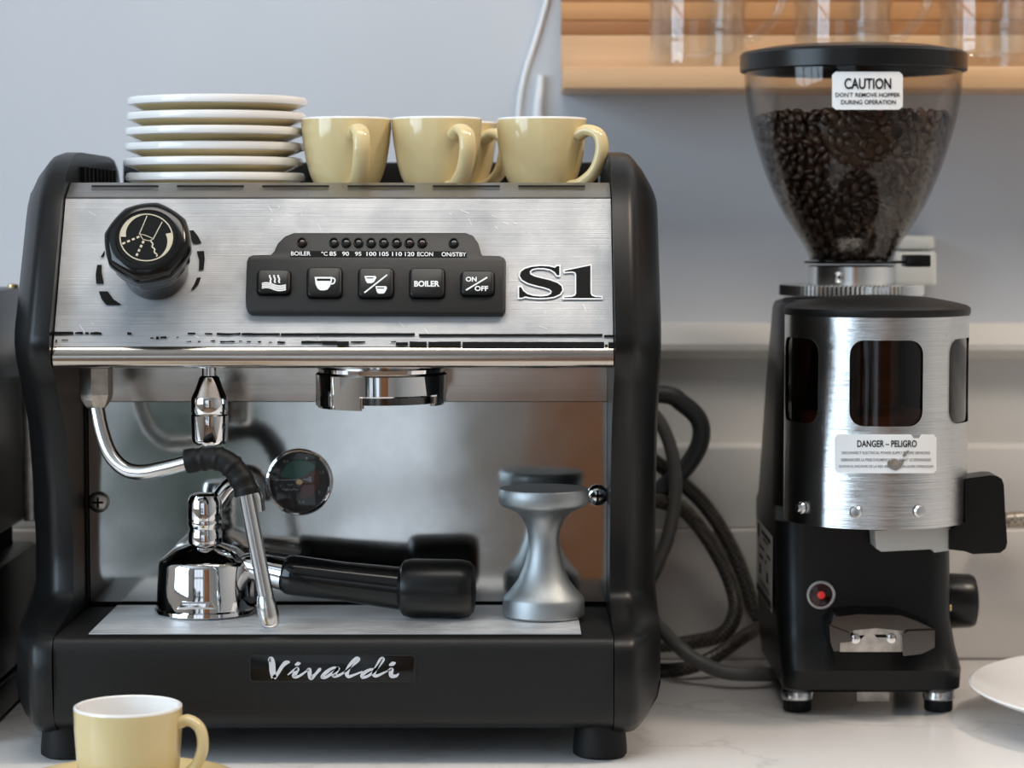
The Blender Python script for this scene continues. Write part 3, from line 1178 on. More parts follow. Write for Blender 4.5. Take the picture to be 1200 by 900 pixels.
Sx += [V7([(70, 496), (158, 496), (167, 512), (148, 550), (135, 558), (95, 558), (82, 545)])]
decal('icon', Sx, bf, 'print_white', buttons[2])
decal('icon_slot', [V6([(1054, 424), (1112, 424), (1112, 432), (1054, 432)]), V7([(84, 508), (142, 508), (142, 516), (84, 516)])], face(0.0101), 'print_black', buttons[2])
text_px('icon', 'BOILER', (485.3, 329, 515, 336), bf, 'print_white', buttons[3], 0.035)
text_px('icon', 'ON', (545.8, 324.3, 558.6, 330), bf, 'print_white', buttons[4], 0.03)
text_px('icon', 'OFF', (556.3, 335, 572, 341), bf, 'print_white', buttons[4], 0.03)
decal('icon_slash', strip([(546, 340), (571, 325)], 1.7), bf, 'print_white', buttons[4])

# steam knob with dashed ring on the face
P = []
c5 = lambda pts: [(100 + a / 5.622, 220 + b / 5.622) for a, b in pts]
for q in ([(665, 282), (712, 280), (742, 318), (766, 364), (712, 368), (690, 330)], [(734, 418), (782, 416), (787, 470), (779, 540), (748, 540), (750, 480)], [(735, 592), (762, 590), (745, 635), (712, 672), (696, 672), (715, 640)], [(128, 410), (100, 458), (122, 456), (128, 440)], [(78, 508), (108, 507), (108, 560), (122, 632), (72, 632), (68, 570)], [(88, 682), (148, 682), (180, 730), (240, 772), (138, 772), (108, 735)]):
    decal('dial_mark', [c5(q)], sf, 'print_black', MACH)
kc = face(0.0006)(183, 318)
mt = axis_mtx(FN)
KN = thing_k = None


def knob_ring(r, h, flat, n=64):
    out = []
    for i in range(n):
        a = 2 * pi * i / n + 0.2
        k = cos(((a - 0.2 + pi / 8) % (pi / 4)) - pi / 8)
        rad_ = r * (1 - flat + flat * (cos(pi / 8) / k) / cos(pi / 8) * 0.96)
        out.append(kc + mt @ Vector((rad_ * cos(a), rad_ * sin(a), h)))
    return out


bm = bmesh.new()
rows = []
for r, h, fl in ((0.0215, 0.0, 0), (0.0220, 0.004, 0), (0.0215, 0.012, 0.0), (0.0228, 0.017, 0.3), (0.0252, 0.021, 0.5), (0.0262, 0.025, 0.5), (0.0264, 0.033, 0.5), (0.0284, 0.0365, 0.55), (0.0290, 0.040, 0.55), (0.0285, 0.0445, 0.5), (0.0268, 0.0478, 0.35), (0.0235, 0.0495, 0.1), (0.0205, 0.0498, 0), (0.0198, 0.0490, 0)):
    rows.append([bm.verts.new(p) for p in knob_ring(r, h, fl)])
for a, b_ in zip(rows[:-1], rows[1:]):
    for i in range(64):
        j = (i + 1) % 64
        bm.faces.new([a[i], a[j], b_[j], b_[i]])
bm.faces.new(rows[-1])
bm.faces.new(rows[0][::-1])
KNOB = finish('steam_knob', bm, 'black_gloss', MACH, True, 40, label='black faceted steam knob with a beige steam symbol')
kcap = kc + FN * 0.0490
km = plane_map(kcap, FN, 0.0003)
kcu, kcv = 168.6, 274.8
ct = c5([(0, 0)])
# symbol traced from the cap, recentred onto the modelled cap
wc = kcap + FN * 0.0005
from_px = km(385 / 5.622 + 100, 308 / 5.622 + 220)
shift = wc - from_px
kms = lambda u, v: km(u, v) + shift


def ell(r0, r1, a0, a1, n=28):
    o = []
    for i in range(n):
        t0, t1 = radians(a0 + (a1 - a0) * i / n), radians(a0 + (a1 - a0) * (i + 1) / n)
        o.append([(385 + 177 * r0 * cos(t0), 308 + 157 * r0 * sin(t0)), (385 + 177 * r0 * cos(t1), 308 + 157 * r0 * sin(t1)), (385 + 177 * r1 * cos(t1), 308 + 157 * r1 * sin(t1)), (385 + 177 * r1 * cos(t0), 308 + 157 * r1 * sin(t0))])
    return o


polys = ell(0.955, 1.0, 0, 360, 48)
for i in range(16):      # crescents
    for a0, a1, wmx in ((182, 268, 0.24), (-12, 62, 0.26)):
        t0 = a0 + (a1 - a0) * i / 16
        t1 = a0 + (a1 - a0) * (i + 1) / 16
        f0 = 1 - i / 16 * 0.85
        polys += ell(1 - wmx * f0, 0.97, t0, t1, 1)
for q, w in (([(390, 165), (340, 285)], 6), ([(490, 205), (432, 315)], 6), ([(335, 285), (375, 292), (435, 318)], 4.5), ([(345, 292), (362, 320), (400, 330), (432, 320)], 4.5)):
    polys += strip(q, w)


def dash(p, n, w):
    (ax, ay), (bx_, by_) = p
    o = []
    for i in range(n):
        t0, t1 = i / n, (i + 0.6) / n
        o += strip([(ax + (bx_ - ax) * t0, ay + (by_ - ay) * t0), (ax + (bx_ - ax) * t1, ay + (by_ - ay) * t1)], w)
    return o


polys += dash([(340, 302), (215, 355)], 4, 13) + dash([(368, 330), (315, 440)], 4, 15)
polys += strip(cat2([(412, 330), (428, 350), (424, 370), (440, 385), (438, 405), (455, 420), (452, 435)], 4), 9)
decal('steam_symbol', [c5(q) for q in polys], kms, 'print_beige', KNOB)

# group head
gc = Vector((xx(447, 1.712, 455), 1.712, 0))
gr = 0.0456
zg0, zg1 = zz(432, 1.668), zz(467, 1.668)
GH = lathe('group_head', [(0, zg0 + 0.003), (gr * 0.93, zg0 + 0.003), (gr * 0.93, zg0 - 0.0005), (gr * 0.965, zg0 - 0.002), (gr * 0.955, zg0 - 0.0045), (gr, zg0 - 0.0062), (gr, zg1 + 0.001), (gr - 0.001, zg1), (gr - 0.007, zg1), (gr - 0.008, zg1 + 0.002), (gr - 0.008, zg0 - 0.004), (0, zg0 - 0.004)], gc, 'chrome', MACH, 80, label='chrome group head with bayonet ring')


def arc_block(name, r0, r1, z0, z1, a0, a1, mat, parent, bev=0.0015):
    bm = bm_lathe([(r1, z1), (r1, z0), (r0, z0), (r0, z1), (r1, z1)], gc, 24, None, radians(a0), radians(a1))
    bmesh.ops.remove_doubles(bm, verts=bm.verts[:], dist=1e-6)
    bmesh.ops.holes_fill(bm, edges=[e for e in bm.edges if e.is_boundary], sides=0)
    if bev:
        bmesh.ops.recalc_face_normals(bm, faces=bm.faces[:])
        es = [e for e in bm.edges if len(e.link_faces) == 2 and e.calc_face_angle(0) > 0.8]
        bmesh.ops.bevel(bm, geom=es, offset=bev, segments=2, affect='EDGES')
    return finish(name, bm, mat, parent, True, 40)


zg2 = zz(482, 1.668)
arc_block('bayonet_wall', gr - 0.007, gr, zg2, zg1 + 0.003, 165, 256, 'chrome', GH)
arc_block('bayonet_wall', gr - 0.007, gr, zz(477, 1.68), zg1 + 0.003, -32, -8, 'chrome', GH)
arc_block('bayonet_wall', gr - 0.007, gr, zg2, zg1 + 0.003, 20, 110, 'chrome', GH)
lathe('shower_gasket', [(0, zz(472, 1.675)), (gr - 0.011, zz(472, 1.675)), (gr - 0.009, zg1 + 0.001), (0, zg1 + 0.002)], gc, 'worn_steel', GH, 48)
arc_block('bayonet_lip', gr - 0.012, gr - 0.003, zz(475, 1.675), zg1 + 0.0015, 252, 330, 'dark_chrome', GH, 0.0008)

# hot water outlet
hc = Vector((xx(245.5, 1.69, 470), 1.69, 0))
hz = lambda v: zz(v, 1.69)
k = 1.69 / FPX
lathe('water_outlet', [(0, hz(428)), (8.5 * k, hz(428)), (8.5 * k, hz(440)), (11.5 * k, hz(442)), (16 * k, hz(455)), (20.5 * k, hz(464)), (21.5 * k, hz(467)), (22 * k, hz(482)), (21 * k, hz(483.5)), (21 * k, hz(485)), (22.2 * k, hz(486.5)), (21.2 * k, hz(515)), (20 * k, hz(519)), (18 * k, hz(520.5)), (0, hz(519))], hc, 'chrome', MACH, 48, label='chrome hot water outlet nozzle')

# steam wand
wn = Vector((xx(113, 1.685, 455), 1.685, 0))
WAND = tube('steam_wand', [at(112, 462, 1.685), at(114, 480, 1.684), at(120, 508, 1.680), at(130, 533, 1.676), at(146, 549, 1.672), at(166, 553.5, 1.668), at(192, 549, 1.664), at(222, 541.5, 1.660)], 0.0053, 'satin_steel', MACH, 20, label='bent steel steam wand with black grip')
hexp = []
bm = bmesh.new()
rows = []
for r, v in ((0.0115, 431), (0.0115, 462), (0.0105, 468), (0.0075, 476), (0.006, 478)):
    rows.append([bm.verts.new((wn.x + r * cos(radians(60 * i + 22)), wn.y + r * sin(radians(60 * i + 22)), zz(v, 1.685))) for i in range(6)])
for a, b_ in zip(rows[:-1], rows[1:]):
    for i in range(6):
        bm.faces.new([a[i], a[(i + 1) % 6], b_[(i + 1) % 6], b_[i]])
bm.faces.new(rows[0]); bm.faces.new(rows[-1])
finish('hex_nut', bm, 'worn_steel', WAND, False)
gp = [at(219, 541, 1.6605), at(236, 538, 1.659), at(252, 537, 1.657), at(266, 542, 1.655), at(278, 554, 1.654), at(287, 570, 1.653), at(289.5, 580, 1.6525)]
tube('rubber_grip', gp, lambda t: 0.0078 + 0.0007 * (1 if (int(t * 22) % 4 == 0 and 0.15 < t < 0.85) else 0) + (0.0006 if t < 0.12 or t > 0.86 else 0), 'black_rubber', WAND, 20, per=8)
tube('wand_tube', [at(287.5, 574, 1.653), at(312, 700, 1.650)], 0.0052, 'satin_steel', WAND, 20, smooth=False)
tube('wand_tip', [at(310.5, 698, 1.650), at(311.5, 704, 1.650), at(313, 712, 1.650), at(315, 722, 1.650), at(316.5, 731, 1.650), at(317, 735, 1.650)], [0.0053, 0.0062, 0.0070, 0.0070, 0.0062, 0.0042], 'satin_steel', WAND, 16, per=4)

# pressure gauge
gp0 = at(351, 564.5, YBACK)
ga = (0, -1, 0)
gm = axis_mtx(ga)
gk = YBACK / FPX
GA = lathe('pressure_gauge', [(39.5 * gk, 0), (39.5 * gk, 0.0025), (38.0 * gk, 0.0042), (36.6 * gk, 0.0045), (35.0 * gk, 0.0036), (34.4 * gk, 0.002), (34.4 * gk, 0.0)], gp0, 'chrome', MACH, 64, gm, label='round black pressure gauge with chrome bezel')
lathe('dial', [(34.5 * gk, 0.0003), (0, 0.0003)], gp0, 'dial_black', GA, 48, gm)
Z7 = lambda pts: [(300 + a / 8.182, 510 + b / 8.182) for a, b in pts]
gd = ymap(YBACK - 0.0006)


def sector(a0, a1, r0, r1, n=14):
    o = []
    for i in range(n):
        t0, t1 = radians(a0 + (a1 - a0) * i / n), radians(a0 + (a1 - a0) * (i + 1) / n)
        o.append([(425 + r0 * cos(t0), 425 + r0 * sin(t0)), (425 + r0 * cos(t1), 425 + r0 * sin(t1)), (425 + r1 * cos(t1), 425 + r1 * sin(t1)), (425 + r1 * cos(t0), 425 + r1 * sin(t0))])
    return [Z7(q) for q in o]


decal('green_sector', sector(188, 322, 20, 190), gd, 'dial_green', GA)
decal('red_sector', sector(-34, 88, 20, 185), gd, 'dial_red', GA)
gd2 = ymap(YBACK - 0.0009)
for s, a in (('0', (192, 415, 218, 440)), ('0,5', (262, 240, 312, 265)), ('1', (478, 207, 494, 236)), ('1,5', (610, 342, 654, 372)), ('2', (594, 532, 618, 562)), ('2,5', (410, 628, 462, 656)), ('bar', (304, 460, 356, 484))):
    q = Z7([(a[0], a[1]), (a[2], a[3])])
    text_px('numeral', s, (q[0][0], q[0][1], q[1][0], q[1][1]), gd2, 'print_grey', GA, 0.01)
decal('maker_mark', [Z7(q) for q in strip(cat2([(250, 522), (268, 512), (280, 528), (300, 508), (292, 532), (318, 518), (340, 526), (362, 514), (384, 524), (408, 516)], 5), 9)], gd2, 'print_grey', GA)
decal('needle', [Z7([(450, 416), (480, 418), (520, 396), (532, 400), (532, 446), (520, 450), (480, 432), (450, 432)]), Z7([(400, 420), (225, 428), (225, 434), (400, 432)])], ymap(YBACK - 0.0014), 'print_grey', GA)
lathe('needle_hub', [(4.2 * gk, 0.0010), (4.2 * gk, 0.0018), (3.2 * gk, 0.0024), (0, 0.0026)], gp0, 'brass', GA, 20, gm)
lathe('gauge_glass', [(34.6 * gk, 0.0030), (20 * gk, 0.0036), (0, 0.0038)], gp0, 'gauge_glass', GA, 48, gm)

# screws in the splash panel
for u, v in ((700, 580), (116, 588)):
    p0 = at(u, v, YBACK)
    s_ = lathe('panel_screw', [(0.0078, 0), (0.0078, 0.0012), (0.0066, 0.0034), (0.004, 0.0046), (0, 0.0050)], p0, 'chrome' if u > 400 else 'worn_steel', MACH, 28, gm)
    for w_, h_ in ((0.0038, 0.0008), (0.0008, 0.0038)):
        box('screw_slot', p0.x - w_, p0.x + w_, p0.y - 0.0053, p0.y - 0.0042, p0.z - h_, p0.z + h_, 'black_flat', s_)

# ================================================================== PORTAFILTER ON THE GRATE
pc = Vector((xx(241, 1.729, 690), 1.7285, GZ + 0.0004))
PF = thing('portafilter', 'chrome portafilter lying spout up on drip grate, with black handle', 'portafilter', pc)
r0 = 0.0358
bz = lambda v: zz(v, 1.7)
k = 1.729 / FPX
lathe('basket_body', [(0, 0.0), (r0 - 0.001, 0.0), (r0 + 0.0005, 0.0012), (r0 + 0.0002, 0.0035), (r0 - 0.0012, 0.0045), (r0 - 0.0016, 0.010), (r0 - 0.0030, 0.0345), (r0 - 0.0038, 0.0372), (r0 - 0.0060, 0.0388), (r0 * 0.62, 0.0455), (20 * k, 0.0490), (12 * k, 0.052), (0, 0.052)], pc, 'chrome', PF, 72)
lathe('spout_neck', [(0, 0.048), (19 * k, 0.048), (20 * k, 0.0500), (20 * k, 0.0570), (18.6 * k, 0.0585), (18.8 * k, 0.0600), (20.2 * k, 0.0615), (20.4 * k, 0.0650), (20.0 * k, 0.0657), (20.5 * k, 0.0665), (20.2 * k, 0.0785), (17.5 * k, 0.0828), (12 * k, 0.0843), (0, 0.0848)], pc, 'chrome', PF, 48)
tube('spout', [pc + Vector((0.006, 0.004, 0.074)), pc + Vector((0.016, 0.007, 0.0875)), pc + Vector((0.025, 0.010, 0.0905)), pc + Vector((0.033, 0.012, 0.082)), pc + Vector((0.035, 0.013, 0.070))], 0.0062, 'chrome', PF, 18)
prism('basket_lug', [pc + Vector((x, -r0 + 0.004, z)) for x, z in ((-0.016, 0.0075), (-0.012, 0.0125), (0.008, 0.0125), (0.012, 0.0075))], (0, -1, 0), 0.0045, 'chrome', PF, bev=0.001)
h0 = at(296, 664, 1.722)
h1 = at(334, 673, 1.716)
h2 = at(472, 690, 1.706)
h3 = at(553, 692, 1.700)
tube('handle_ferrule', [at(282, 662, 1.724), h0, h1], [0.0075, 0.0098, 0.0115], 'chrome', PF, 24)
hd = (h2 - h1).normalized()
HL = (h2 - h1).length
lathe('handle', [(0, -0.001), (0.0115, -0.001), (0.0136, 0.002), (0.0140, 0.008), (0.0136, HL * 0.5), (0.0146, HL * 0.9), (0.0150, HL + 0.004), (0, HL + 0.004)], h1, 'black_gloss', PF, 40, axis_mtx(hd))
he = Vector((h2.x, h2.y, GZ + 0.0208))
lathe('handle_knob', [(0, -0.002), (0.015, -0.002), (0.0192, 0.001), (0.0205, 0.006), (0.0205, 0.040), (0.0192, 0.0465), (0.016, 0.0495), (0, 0.0505)], he, 'black_satin', PF, 48, axis_mtx((1, -0.10, 0)))

# ================================================================== TAMPER
tc = Vector((xx(637, 1.712, 650), 1.712, GZ + 0.0004))
k = 1.712 / FPX
tz = lambda v: zz(v, 1.712) - zz(722, 1.712)
TP = thing('tamper', 'grey cast aluminium tamper standing on the drip grate', 'tamper', tc)
lathe('tamper_body', [(0, 0), (46 * k, 0), (48.5 * k, 0.0015), (48.5 * k, tz(703)), (47 * k, tz(699)), (40 * k, tz(692)), (30 * k, tz(679)), (23 * k, tz(662)), (18.8 * k, tz(645)), (17.8 * k, tz(632)), (19.5 * k, tz(620)), (25 * k, tz(608)), (33 * k, tz(600)), (44 * k, tz(595)), (50.5 * k, tz(592)), (53 * k, tz(588)), (53 * k, tz(575)), (51.5 * k, tz(572.5)), (47 * k, tz(572.2)), (0, tz(572.6))], tc, 'aluminium', TP, 72)

# ================================================================== CUPS AND SAUCERS
def handle_pts(R, z0, z1, reach):
    return [Vector((R * 0.90, 0, z1)), Vector((R + reach * 0.55, 0, z1 + 0.002)), Vector((R + reach, 0, z1 - 0.007)), Vector((R + reach * 0.92, 0, (z0 + z1) / 2 - 0.002)), Vector((R + reach * 0.45, 0, z0 + 0.002)), Vector((R * 0.72, 0, z0))]


def cup(label, loc, rotz, outer, inner, hpts, hr, group, flat=1.7):
    t = thing('espresso_cup', label, 'cup', loc, group)
    L = Vector(loc)
    c = lathe('cup_body', outer, L, 'yellow', t, 64, recalc=True)
    li = lathe('white_lining', inner, L, 'white_glaze', t, 64, label='white glazed inside and rim')
    h = tube('handle', [L + p for p in hpts], hr, 'yellow', t, 16, per=8, flat=flat)
    t.rotation_euler.z = rotz
    return t


# tulip cups on the machine
R = 0.0323
HC = 0.0575
out_t = [(0, 0), (0.0165, 0), (0.0175, 0.0012), (0.0185, 0.0030), (0.0225, 0.0085), (0.0262, 0.0165), (0.0290, 0.0265), (0.0310, 0.038), (0.0322, 0.049), (R, HC - 0.0014)]
in_t = [(R, HC - 0.0014), (R - 0.0003, HC - 0.0004), (R - 0.0014, HC), (R - 0.0026, HC - 0.0008), (0.0292, 0.046), (0.0272, 0.030), (0.0238, 0.017), (0.017, 0.008), (0, 0.006)]
hp_t = [Vector((R * 0.93, 0, 0.0445)), Vector((R + 0.006, 0, 0.0480)), Vector((R + 0.0155, 0, 0.0445)), Vector((R + 0.0180, 0, 0.034)), Vector((R + 0.0125, 0, 0.0195)), Vector((R + 0.0005, 0, 0.0105)), Vector((R * 0.70, 0, 0.0085))]
hr_t = [0.0068, 0.0062, 0.0062, 0.0063, 0.0062, 0.0062, 0.0066]


def top_cup(u, Y, rot, label):
    p = at(u, 160, Y)
    return cup(label, (p.x, p.y, ZC + 0.0003), radians(rot), out_t, in_t, hp_t, hr_t, 'yellow cups on top of the machine', 0.68)


top_cup(406, 1.782, -74, 'yellow tulip cup on the machine next to the saucer stack')
top_cup(512, 1.779, -63, 'yellow tulip cup on the machine in front of a half-hidden cup')
top_cup(532, 1.862, -40, 'yellow tulip cup on the machine, half hidden behind another cup')
top_cup(635, 1.784, -33, 'yellow tulip cup on machine, its handle pointing at the side panel')


def saucer(label, loc, R, name='saucer', group='saucers stacked on the machine', mat2='white_glaze', h=0.0185):
    t = thing(name, label, 'saucer', loc, group)
    L = Vector(loc)
    lathe('underside', [(0, 0.0010), (R * 0.42, 0.0010), (R * 0.44, 0.0), (R * 0.50, 0.0), (R * 0.52, 0.0022), (R * 0.72, h * 0.34), (R * 0.90, h * 0.58), (R * 0.95, h * 0.66)], L, 'yellow', t, 72)
    lathe('glazed_top', [(R * 0.95, h * 0.66), (R * 0.99, h * 0.70), (R, h * 0.82), (R * 0.985, h * 0.97), (R * 0.955, h), (R * 0.90, h * 0.93), (R * 0.70, h * 0.58), (R * 0.50, h * 0.32), (R * 0.34, h * 0.26), (R * 0.33, h * 0.20), (0, h * 0.18)], L, mat2, t, 72)
    return t


SR = 0.0650
sz = ZC + 0.0003
pos = ((252, 1.801), (250, 1.800), (252, 1.803), (252.5, 1.800), (254, 1.802), (255.5, 1.801))
sl = ['lowest saucer of the stack on the machine', 'second saucer from the bottom of the stack on the machine', 'third saucer from the bottom of the stack on the machine', 'fourth saucer from the bottom of the stack on the machine', 'fifth saucer from the bottom of the stack, under the top one', 'topmost white and yellow saucer of the stack on the machine']
first = None
for i, (u, Y) in enumerate(pos):
    p = at(u, 150, Y)
    L = Vector((p.x, p.y, sz + i * 0.01085))
    if first is None:
        first = saucer(sl[0], L, SR)
    else:
        c = copy_tree(first)
        c.location = L
        c['label'] = sl[i]
        c.rotation_euler.z = random.uniform(0, 6)

# foreground cup and saucer
fy = 1.512
p = at(150, 830, fy)
fs = Vector((p.x, fy, 0.0003))
t = saucer('yellow saucer under the cup in front of the machine', fs, 0.069, 'cup_saucer', None, 'yellow', 0.0190)
fz = 0.0058
k = fy / FPX
RF = 64 * k
HF = (at(150, 826, fy).z) - fz
of = [(0, 0), (0.020, 0), (0.0215, 0.001), (0.0225, 0.004), (0.0275, 0.010), (0.0315, 0.020), (RF * 0.965, 0.032), (RF * 0.99, HF * 0.75), (RF, HF - 0.0015)]
inf = [(RF, HF - 0.0015), (RF - 0.0002, HF - 0.0004), (RF - 0.0012, HF), (RF - 0.0026, HF - 0.0008), (RF - 0.0038, HF * 0.72), (RF * 0.84, 0.022), (0.018, 0.009), (0, 0.007)]
hf = [Vector((RF * 0.95, 0, HF - 0.0105)), Vector((RF + 0.0055, 0, HF - 0.0085)), Vector((RF + 0.0125, 0, HF - 0.014)), Vector((RF + 0.0138, 0, HF - 0.026)), Vector((RF + 0.0085, 0, HF - 0.038)), Vector((RF - 0.001, 0, HF - 0.0450)), Vector((RF * 0.9, 0, HF - 0.047))]
cup('straight-sided yellow espresso cup with white inside, on saucer in front of machine', (fs.x, fs.y, fz), radians(-8), of, inf, hf, [0.0052, 0.0046, 0.0046, 0.0048, 0.0047, 0.0046, 0.0048], None, 0.75)

# ================================================================== GRINDER
YD = 1.800
XD = xx(1026, YD, 500)
YH = 1.925
XH = xx(998, YH, 250)
GR = thing('coffee_grinder', 'black coffee grinder with clear bean hopper and steel dosing chamber', 'coffee grinder', (XD, 1.88, 0))


def rrect(cx, hw, y0, y1, r, z, n=6):
    o = []
    for px, py, a0 in ((cx + hw - r, y0 + r, -90), (cx + hw - r, y1 - r, 0), (cx - hw + r, y1 - r, 90), (cx - hw + r, y0 + r, 180)):
        for i in range(n + 1):
            a = radians(a0 + 90 * i / n)
            o.append(Vector((px + r * cos(a), py + r * sin(a), z)))
    return o


def loft(name, secs, mat, parent, angle=40, label=None):
    bm = bmesh.new()
    rows = [[bm.verts.new(p) for p in s] for s in secs]
    n = len(rows[0])
    for a, b_ in zip(rows[:-1], rows[1:]):
        for i in range(n):
            j = (i + 1) % n
            bm.faces.new([a[i], a[j], b_[j], b_[i]])
    bm.faces.new(rows[0][::-1])
    bm.faces.new(rows[-1])
    return finish(name, bm, mat, parent, True, angle, label)


zbase = zz(812, 1.80)
z1_ = zz(785, 1.80)
secs = [rrect(XD, 0.0625, 1.803, 1.965, 0.012, zbase), rrect(XD, 0.0655, 1.797, 1.975, 0.014, zbase + 0.003), rrect(XD, 0.0665, 1.796, 1.985, 0.016, z1_), rrect(XD - 0.002, 0.0655, 1.805, 1.99, 0.018, zz(760, 1.80)), rrect(XD - 0.0035, 0.0650, 1.812, 1.99, 0.02, zz(730, 1.80)), rrect(XD - 0.005, 0.0650, 1.812, 1.99, 0.02, 0.142), rrect(XD - 0.005, 0.0640, 1.835, 1.99, 0.03, 0.150), rrect(XD - 0.004, 0.0610, 1.845, 1.985, 0.04, 0.24), rrect(XD - 0.003, 0.0585, 1.850, 1.982, 0.045, zz(362, 1.9)), rrect(XD - 0.003, 0.0570, 1.852, 1.980, 0.045, zz(355, 1.9)), rrect(XD - 0.003, 0.050, 1.86, 1.972, 0.045, zz(350, 1.9))]
BODY = loft('grinder_body', secs, 'grinder_black', GR, 30)
# feet
for dx, Y in ((-0.0525, 1.822), (0.0525, 1.822), (-0.050, 1.955), (0.050, 1.955)):
    c = Vector((XD + dx - 0.0005, Y, 0))
    ft = lathe('foot', [(0, 0.0004), (0.0098, 0.0004), (0.0106, 0.0015), (0.0106, 0.0085), (0, 0.0085)], c, 'black_rubber', GR, 28)
    lathe('foot_collar', [(0, 0.0086), (0.0108, 0.0086), (0.0118, 0.0096), (0.0118, 0.0155), (0.0112, 0.0165), (0, 0.0165)], c, 'satin_steel', ft, 28)
box('base_bracket', xx(1004, 1.83, 820), xx(1042, 1.83, 820), 1.83, 1.835, zz(822, 1.83), zbase + 0.002, 'worn_steel', GR)
# dosing chamber with three windows
RD = 107 * YD / FPX
zd1, zd0 = zz(371, YD - RD), zz(621, YD - RD)
view = atan2(XD, YD)


def dpt(phi, z, r=RD):
    a = phi - view
    return Vector((XD + r * sin(a), YD - r * cos(a), z))


wins = [(-59, 21.5), (6.7, 22.8), (71.5, 21.5)]
wz1, wz0 = zz(399, YD - RD), zz(500, YD - RD)
mgz, mga = 0.004, 3.0
bm = bmesh.new()


def quadgrid(a0, a1, z0, z1, n):
    for i in range(n):
        p, q = radians(a0 + (a1 - a0) * i / n), radians(a0 + (a1 - a0) * (i + 1) / n)
        bm.faces.new([bm.verts.new(dpt(p, z0)), bm.verts.new(dpt(q, z0)), bm.verts.new(dpt(q, z1)), bm.verts.new(dpt(p, z1))])


quadgrid(-180, 180, wz1 + mgz, zd1, 180)
quadgrid(-180, 180, zd0, wz0 - mgz, 180)
edges = []
for c, h in wins:
    edges.append((c - h - mga, c + h + mga))
spans = [(-180, edges[0][0]), (edges[0][1], edges[1][0]), (edges[1][1], edges[2][0]), (edges[2][1], 180)]
for a, b_ in spans:
    quadgrid(a, b_, wz0 - mgz, wz1 + mgz, max(2, int((b_ - a) / 2)))
win_loops = []
zm = (wz0 + wz1) / 2
for c, h in wins:
    k2 = RD * pi / 180            # metres per degree
    hw, hh = h * k2, (wz1 - wz0) / 2
    loop, outer = [], []
    N = 96
    rc = 0.0105
    for i in range(N):
        a = 2 * pi * (i + 0.5) / N
        dx_, dy_ = cos(a), sin(a)
        OW, OH = hw + mga * k2, hh + mgz
        s_ = 1 / max(abs(dx_) / OW, abs(dy_) / OH)
        outer.append((dx_ * s_, dy_ * s_))
        # rounded rectangle hit by marching
        lo_, hi_ = 0.0, s_
        for _ in range(24):
            md = (lo_ + hi_) / 2
            x_, y_ = abs(dx_ * md), abs(dy_ * md)
            qx, qy = max(x_ - (hw - rc), 0), max(y_ - (hh - rc), 0)
            inside = x_ <= hw and y_ <= hh and sqrt(qx * qx + qy * qy) <= rc
            if inside:
                lo_ = md
            else:
                hi_ = md
        loop.append((dx_ * lo_, dy_ * lo_))
    win_loops.append((c, loop))
    for sx_, sy_ in ((1, 1), (-1, 1), (-1, -1), (1, -1)):      # corners of the cut sheet
        cx_, cy_ = sx_ * OW, sy_ * OH
        near = sorted(range(N), key=lambda q_: (outer[q_][0] - cx_) ** 2 + (outer[q_][1] - cy_) ** 2)[:2]
        P3 = [dpt(radians(c) + x_ / RD, zm + y_) for x_, y_ in (outer[near[0]], (cx_, cy_), outer[near[1]])]
        bm.faces.new([bm.verts.new(q) for q in P3])
    for i in range(N):
        j = (i + 1) % N
        A, B, C_, D = loop[i], loop[j], outer[j], outer[i]
        P3 = [dpt(radians(c) + x_ / RD, zm + y_) for x_, y_ in (A, B, C_, D)]
        bm.faces.new([bm.verts.new(q) for q in P3])
bmesh.ops.remove_doubles(bm, verts=bm.verts[:], dist=2e-5)
for f_ in bm.faces:
    f_.normal_update()
    c_ = f_.calc_center_median()
    if f_.normal.x * (c_.x - XD) + f_.normal.y * (c_.y - YD) < 0:
        f_.normal_flip()
shell = finish('dosing_chamber', bm, 'steel_doser', GR, True, 50, label='polished steel dosing chamber with brown windows', recalc=False)
shell.data.normals_split_custom_set_from_vertices([Vector((v_.co.x + WLOC[shell.name].x - XD, v_.co.y + WLOC[shell.name].y - YD, 0)).normalized() for v_ in shell.data.vertices])
for c, loop in win_loops:
    w_ = None
    bm = bmesh.new()
    n = 24
    # curved pane just inside the shell
    h = max(abs(x_) for x_, _ in loop) + 0.002
    hh = (wz1 - wz0) / 2 + 0.002
    row0, row1 = [], []
    for i in range(n + 1):
        x_ = -h + 2 * h * i / n
        row0.append(bm.verts.new(dpt(radians(c) + x_ / RD, zm - hh, RD - 0.0016)))
        row1.append(bm.verts.new(dpt(radians(c) + x_ / RD, zm + hh, RD - 0.0016)))
    for i in range(n):
        bm.faces.new([row0[i], row0[i + 1], row1[i + 1], row1[i]])
    finish('chamber_window', bm, 'amber', shell, True, 60, recalc=False)
    # bright rim
    bm = bmesh.new()
    N = len(loop)
    for i in range(N):
        j = (i + 1) % N
        q = []
        for (x_, y_), s_ in ((loop[i], 1.0), (loop[j], 1.0), (loop[j], 1.014), (loop[i], 1.014)):
            q.append(bm.verts.new(dpt(radians(c) + x_ * s_ / RD, zm + y_ * s_, RD + 0.0003)))
        bm.faces.new(q)
    finish('window_rim', bm, 'alu_bright', shell, True, 60, recalc=False)
lathe('chamber_core', [(0.0, zd0 + 0.006), (0.054, zd0 + 0.006), (0.054, wz0 + 0.004), (0.016, wz0 + 0.010), (0.016, zd1 - 0.002), (0, zd1 - 0.002)], (XD, YD, 0), 'chamber', shell, 40)
lathe('chamber_floor', [(0, zd0 + 0.002), (RD - 0.0012, zd0 + 0.002), (RD - 0.0012, zd0 + 0.005), (0, zd0 + 0.005)], (XD, YD, 0), 'black_satin', shell, 64)
zl = zd1
